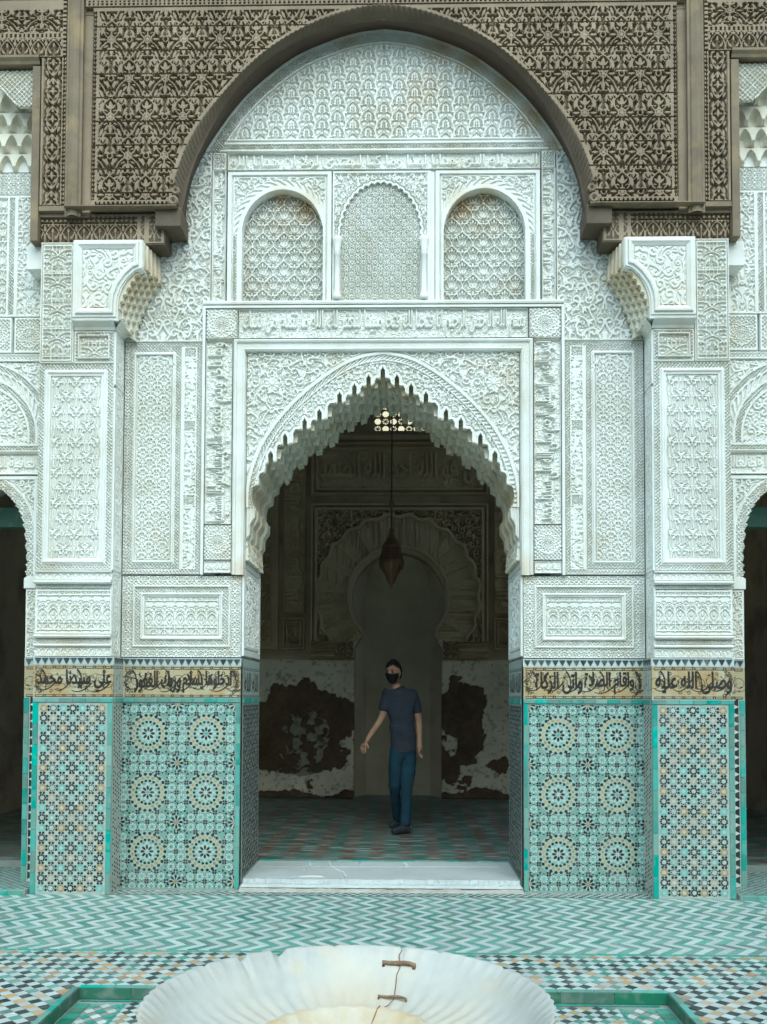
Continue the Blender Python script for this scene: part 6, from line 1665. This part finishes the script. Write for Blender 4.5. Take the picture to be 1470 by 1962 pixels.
def lobes(a, r, z, j):
    k = abs(math.sin(a*12))
    if r > .12: r += .012*k-.004; z -= .004*(1-k)
    return r, z
v, f = lathe([(.33, .300), (.325, .335), (.318, .352), (.306, .358), (.292, .350), (.27, .325), (.22, .30), (.16, .285), (.10, .282), (.055, .285), (.05, .31), (.03, .32), (.0, .32)], (BX, BY, -.058), 192, lobes); put('inner_rosette', np_mesh('inner_rosette', v, f, True), rough_mat('stained_marble', (.58, .53, .42), (.50, .42, .28), sc=5, r=.5, bump=.25, s=.4, stain=((.55, .40, .2), 5, .5, .7, .7)), basin)
IRON = rough_mat('rusty_iron', (.16, .10, .06), (.30, .20, .12), sc=30, r=.85, bump=.6, bsc=200)
def on_bowl(a, r):
    """height of the bowl's inside at radius r"""
    In = [(q, z) for q, z in BPROF[11:]][::-1]
    return -.058+float(np.interp(r, [q for q, z in In], [z for q, z in In]))
def bp(deg, r, up_=.0): a = math.radians(deg); return (BX+r*math.cos(a), BY+r*math.sin(a), on_bowl(a, r)+up_)
for (d0, d1, r, rad) in ((68.2, 80.0, .645, .0095), (65.8, 79.0, .50, .0058)):
    P = [bp(d0, r, -.004), bp(d0, r, .012)]+[bp(d0+(d1-d0)*q/6, r, .013+.003*math.sin(q)) for q in range(1, 6)]+[bp(d1, r, .012), bp(d1, r, -.004)]
    put('iron_staple', np_mesh('iron_staple', *tube(P, rad, 7), True), IRON, basin)
put('iron_staple', np_mesh('iron_staple', *tube([(BX+.03, BY+.262, .235), (BX+.032, BY+.264, .252), (BX+.06, BY+.27, .258), (BX+.10, BY+.266, .256), (BX+.125, BY+.256, .252), (BX+.127, BY+.254, .234)], .0052, 7), True), IRON, basin)
put('crack', np_mesh('crack', *tube([(BX+.105, BY+.295, .301), (BX+.095, BY+.285, .292), (BX+.085, BY+.262, .272), (BX+.075, BY+.235, .255)], [.0035, .003, .0025, .0015], 5)), IRON, basin)
C_ = [bp(74.2, .695, .0), bp(74.8, .675, .0012), bp(73.6, .64, .0012), bp(74.3, .62, .0012), bp(73.4, .57, .0012), bp(72.6, .53, .0012), bp(72.0, .50, .0012), bp(73, .46, .0012), bp(77, .41, .0012), bp(82, .36, .0012)]
put('crack', np_mesh('crack', *tube(C_, .0022, 4)), IRON, basin)
# ================================================================= visitor
SKIN = rough_mat('skin', (.46, .28, .17), (.40, .23, .135), sc=8, r=.6, bump=.1)
TEE = rough_mat('charcoal_jersey', (.055, .060, .075), (.040, .045, .058), sc=6, r=.95, bump=.4, bsc=150)
JEAN = rough_mat('blue_denim', (.026, .062, .085), (.016, .038, .055), sc=5, r=.9, bump=.5, bsc=180)
HAIR = rough_mat('black_hair', (.012, .010, .009), (.02, .016, .013), sc=20, r=.6, bump=.8, bsc=90, bdist=.01)
CLOTH = rough_mat('black_cloth', (.012, .012, .013), (.02, .02, .021), sc=9, r=.9)
SHOE = rough_mat('dark_shoe', (.03, .032, .035), (.05, .05, .05), sc=9, r=.6)
MY = 2.7
man = thing('person', 'man in dark t-shirt, blue jeans and black face mask stepping through the hall', 'person', (.12, MY, .058))
def W(px, py, dy=0.): return (.156+(px-770)*.00545, MY+dy, .058+(1592-py)*.00545)
def skin(name, par, mat, pts, edges, sub=2):
    me = bpy.data.meshes.new(name); me.from_pydata([p[0] for p in pts], edges, []); o = bpy.data.objects.new(name, me); COL.objects.link(o)
    m = o.modifiers.new('s', 'SKIN'); m.use_smooth_shade = True
    for i, p in enumerate(pts):
        r = p[1]; r = r if isinstance(r, tuple) else (r, r)
        me.skin_vertices[0].data[i].radius = r; me.skin_vertices[0].data[i].use_root = (i == 0)
    o.modifiers.new('u', 'SUBSURF').levels = sub
    e = bpy.data.meshes.new_from_object(o.evaluated_get(bpy.context.evaluated_depsgraph_get())); bpy.data.objects.remove(o)
    e.name = name; e.materials.clear(); e.polygons.foreach_set('use_smooth', np.ones(len(e.polygons), bool))
    return put(name, e, mat, par)
def folds(o, amp, fx, fz):
    co = np.empty(len(o.data.vertices)*3, np.float32); o.data.vertices.foreach_get('co', co); co = co.reshape(-1, 3); no = np.empty_like(co).ravel(); o.data.vertices.foreach_get('normal', no); no = no.reshape(-1, 3)
    n = fbm(co[:, 0]*fx+co[:, 1]*fx*.7+co[:, 2]*fz*.35, co[:, 2]*fz+co[:, 0]*fx*.3, 1., 77)-.5
    co += no*(n*amp)[:, None]; o.data.vertices.foreach_set('co', co.ravel()); o.data.update()
# joints; a negative dy is nearer the camera, he walks toward the left of the picture
hip, waist, chest, neck0 = W(770, 1432), W(771, 1402), W(768, 1352), W(762, 1322, .01)
shR, shL = W(743, 1328, -.02), W(793, 1330, .03)            # his right shoulder is on the left of the picture
elR, wrR = W(731, 1376, -.05), W(707, 1411, -.12)
elL, wrL = W(803, 1384, .05), W(804, 1424, -.02)
hpR, hpL = W(759, 1446, -.01), W(784, 1446, .02)
knR, anR = W(756, 1506, -.02), W(762, 1574, .22)
knL, anL = W(779, 1510, -.10), W(777, 1576, -.16)
body = [(hip, (.085, .06)), (waist, (.085, .055)), (chest, (.11, .065)), (neck0, (.07, .065)), (W(756, 1308, -.01), (.058, .060)),
        (shR, .052), (elR, .040), (wrR, .027), (shL, .052), (elL, .040), (wrL, .027), (hpR, .070), (knR, .052), (anR, .036), (hpL, .070), (knL, .052), (anL, .040),
        (W(700, 1424, -.14), (.036, .020)), (W(804, 1435, -.035), (.022, .036))]
E_ = [(0, 1), (1, 2), (2, 3), (3, 4), (2, 5), (5, 6), (6, 7), (2, 8), (8, 9), (9, 10), (0, 11), (11, 12), (12, 13), (0, 14), (14, 15), (15, 16), (7, 17), (10, 18)]
bo = skin('body', man, SKIN, body, E_)
# head: shaped from a sphere, turned a little to the left of the picture
bm = bmesh.new(); bmesh.ops.create_icosphere(bm, subdivisions=4, radius=1)
hc = Vector(W(753, 1288, -.015))
Rz = Matrix.Rotation(math.radians(-26), 3, 'Z')
for v_ in bm.verts:
    x, y, z = v_.co                                         # face looks down -y
    fx = .074*(1-.22*max(0, -z)**1.5)*(1-.05*max(0, z)); fy = .094; fz = .118
    X, Y, Z = x*fx, y*fy, z*fz
    if y < 0: Y *= 1-.10*abs(z)
    if y < -.2:
        nose = math.exp(-((X/.013)**2))*math.exp(-(((Z+.018)/.022)**2)); Y -= .024*nose
        brow = math.exp(-(((Z-.022)/.010)**2))*max(0, 1-abs(X)/.06); Y -= .007*brow
        for e in (-1, 1): Y += .011*math.exp(-(((X-e*.031)/.014)**2+((Z-.008)/.009)**2))
        Y -= .007*math.exp(-((X/.022)**2+((Z+.062)/.008)**2)); Y -= .008*math.exp(-((X/.028)**2+((Z+.100)/.015)**2))
    for e in (-1, 1):
        q = math.exp(-(((Y-.008)/.016)**2+((Z+.005)/.026)**2))
        if x*e > .6: X += e*.016*q
    v_.co = hc+Rz @ Vector((X, Y, Z))
me = bpy.data.meshes.new('head'); bm.to_mesh(me); bm.free(); me.polygons.foreach_set('use_smooth', np.ones(len(me.polygons), bool))
# one continuous figure: the head belongs to the body's mesh
me.materials.append(SKIN); bb = bmesh.new(); bb.from_mesh(bo.data); bb.from_mesh(me); bb.to_mesh(bo.data); bb.free()
def fingers(base, fwd, side, n, s=1.):
    """four fingers of unequal length and a thumb, gently curled"""
    base = Vector(base); fwd = Vector(fwd).normalized(); side = Vector(side).normalized(); curl = fwd.cross(side).normalized()
    P = []; E2 = []
    P.append((tuple(base-fwd*.02), (.026, .016))); P.append((tuple(base+fwd*.028), (.036, .014))); E2.append((0, 1))
    for i, (o_, l_) in enumerate(((-.030, .070), (-.010, .080), (.010, .075), (.029, .058))):
        b = len(P); r = .0088
        a = base+fwd*.030+side*o_
        P += [(tuple(a), (.011, .011)), (tuple(a+fwd*l_*.45+curl*.006+side*o_*.1), r), (tuple(a+fwd*l_*.8+curl*.018+side*o_*.12), r*.9), (tuple(a+fwd*l_+curl*.030+side*o_*.12), r*.7)]
        E2 += [(1, b), (b, b+1), (b+1, b+2), (b+2, b+3)]
    b = len(P); P += [(tuple(base-side*.030+fwd*.004+curl*.004), .012), (tuple(base-side*.050+fwd*.026+curl*.012), .010), (tuple(base-side*.056+fwd*.050+curl*.016), .008)]
    E2 += [(0, b), (b, b+1), (b+1, b+2)]
    return P, E2
for bs, fw_, sd_ in ((W(699, 1422, -.14), (-.30, -.15, -1), (-.75, .6, .1)), (W(804, 1433, -.03), (.0, -.18, -1), (.3, .95, -.1))):
    P, E2 = fingers(bs, fw_, sd_, 0); h_ = skin('hand', man, SKIN, P, E2, 1)
    bb = bmesh.new(); bb.from_mesh(bo.data); bb.from_mesh(h_.data); bb.to_mesh(bo.data); bb.free(); bpy.data.objects.remove(h_)
bo.data.polygons.foreach_set('use_smooth', np.ones(len(bo.data.polygons), bool))
# clothes follow the same joints, a little wider, and end at neck, upper arm, waist and ankle
def mixp(a, b, t): return tuple(a[i]*(1-t)+b[i]*t for i in range(3))
tee = [(W(773, 1446), (.150, .120)), (W(773, 1432), (.150, .120)), (W(772, 1412), (.143, .112)), (W(771, 1392), (.142, .108)), (W(769, 1366), (.150, .112)), (W(768, 1343), (.152, .106)), (W(764, 1323, .005), (.112, .088)), (W(760, 1314, .0), (.068, .064)),
       (shR, .068), (mixp(shR, elR, .48), .062), (mixp(shR, elR, .78), .060), (shL, .068), (mixp(shL, elL, .48), .062), (mixp(shL, elL, .74), .060)]
folds(skin('t_shirt', man, TEE, tee, [(0, 1), (1, 2), (2, 3), (3, 4), (4, 5), (5, 6), (6, 7), (5, 8), (8, 9), (9, 10), (5, 11), (11, 12), (12, 13)], 4), .024, 4., 14.)
jn = [(W(772, 1418), (.118, .092)), (W(772, 1440), (.134, .106)), (hpR, .090), (mixp(hpR, knR, .5), .080), (knR, .063), (mixp(knR, anR, .5), .058), (mixp(anR, knR, .06), .060), (mixp(anR, knR, -.06), .058),
      (hpL, .092), (mixp(hpL, knL, .5), .083), (knL, .065), (mixp(knL, anL, .5), .060), (mixp(anL, knL, .06), .062), (mixp(anL, knL, -.06), .060)]
folds(skin('jeans', man, JEAN, jn, [(0, 1), (1, 2), (2, 3), (3, 4), (4, 5), (5, 6), (6, 7), (1, 8), (8, 9), (9, 10), (10, 11), (11, 12), (12, 13)], 4), .020, 5., 13.)
for an, tip in ((anR, W(746, 1587, .14)), (anL, W(752, 1593, -.30))):
    a = Vector(an); t_ = Vector(tip); a.z = .058+.05; hl = a+(a-t_)*.22; hl.z = .058+.042; t_.z = .058+.036; md = (a+t_)/2; md.z = .058+.045
    skin('shoe', man, SHOE, [(tuple(a), (.045, .05)), (tuple(hl), (.036, .040)), (tuple(md), (.043, .042)), (tuple(t_), (.034, .032))], [(0, 1), (0, 2), (2, 3)])
# hair cap and mask from the head's own surface
def shell(name, mat, keep, out):
    bm = bmesh.new(); bm.from_mesh(me); Ri = Rz.transposed()
    dead = []
    for f_ in bm.faces:
        c = Ri @ (f_.calc_center_median()-hc)
        if not keep(c): dead.append(f_)
    bmesh.ops.delete(bm, geom=dead, context='FACES')
    bm.normal_update()
    for v_ in bm.verts:
        c = Ri @ (v_.co-hc); v_.co += (v_.co-hc).normalized()*out(c)
    bmesh.ops.solidify(bm, geom=list(bm.faces), thickness=.004)
    m2 = bpy.data.meshes.new(name); bm.to_mesh(m2); bm.free(); m2.polygons.foreach_set('use_smooth', np.ones(len(m2.polygons), bool))
    return put(name, m2, mat, man)
shell('hair', HAIR, lambda c: (c.z > .058+.010*math.sin(c.x*60)) or (c.y > .002 and c.z > .022) or (c.y > .028 and c.z > -.05), lambda c: .014+.012*max(0, c.z/.118)+.004*math.sin(c.x*170)*math.cos(c.y*150))
mask = shell('face_mask', CLOTH, lambda c: c.y < -.018 and -.108 < c.z < -.010-.10*max(0, -c.y-.16), lambda c: .006)
for e in (-1, 1):
    P = [hc+Rz @ Vector((e*.060, -.052, -.02)), hc+Rz @ Vector((e*.076, -.02, -.004)), hc+Rz @ Vector((e*.079, .010, .008))]
    put('mask_strap', np_mesh('mask_strap', *tube(P, .003, 5)), CLOTH, mask)
    P = hc+Rz @ Vector((e*.030, -.081, .008))
    V, F = lathe([(.0, -.011), (.007, -.008), (.010, 0), (.007, .008), (0, .011)], tuple(P), 10); put('eye', np_mesh('eye', V, F, True), rough_mat('eye_%d' % e, (.05, .035, .03), (.02, .015, .012), r=.2, bump=0), man)
    V, F = tube([hc+Rz @ Vector((e*.014, -.092, .026)), hc+Rz @ Vector((e*.030, -.090, .031)), hc+Rz @ Vector((e*.046, -.079, .026))], [.003, .0042, .0025], 6); put('eyebrow', np_mesh('eyebrow', V, F, True), HAIR, man)
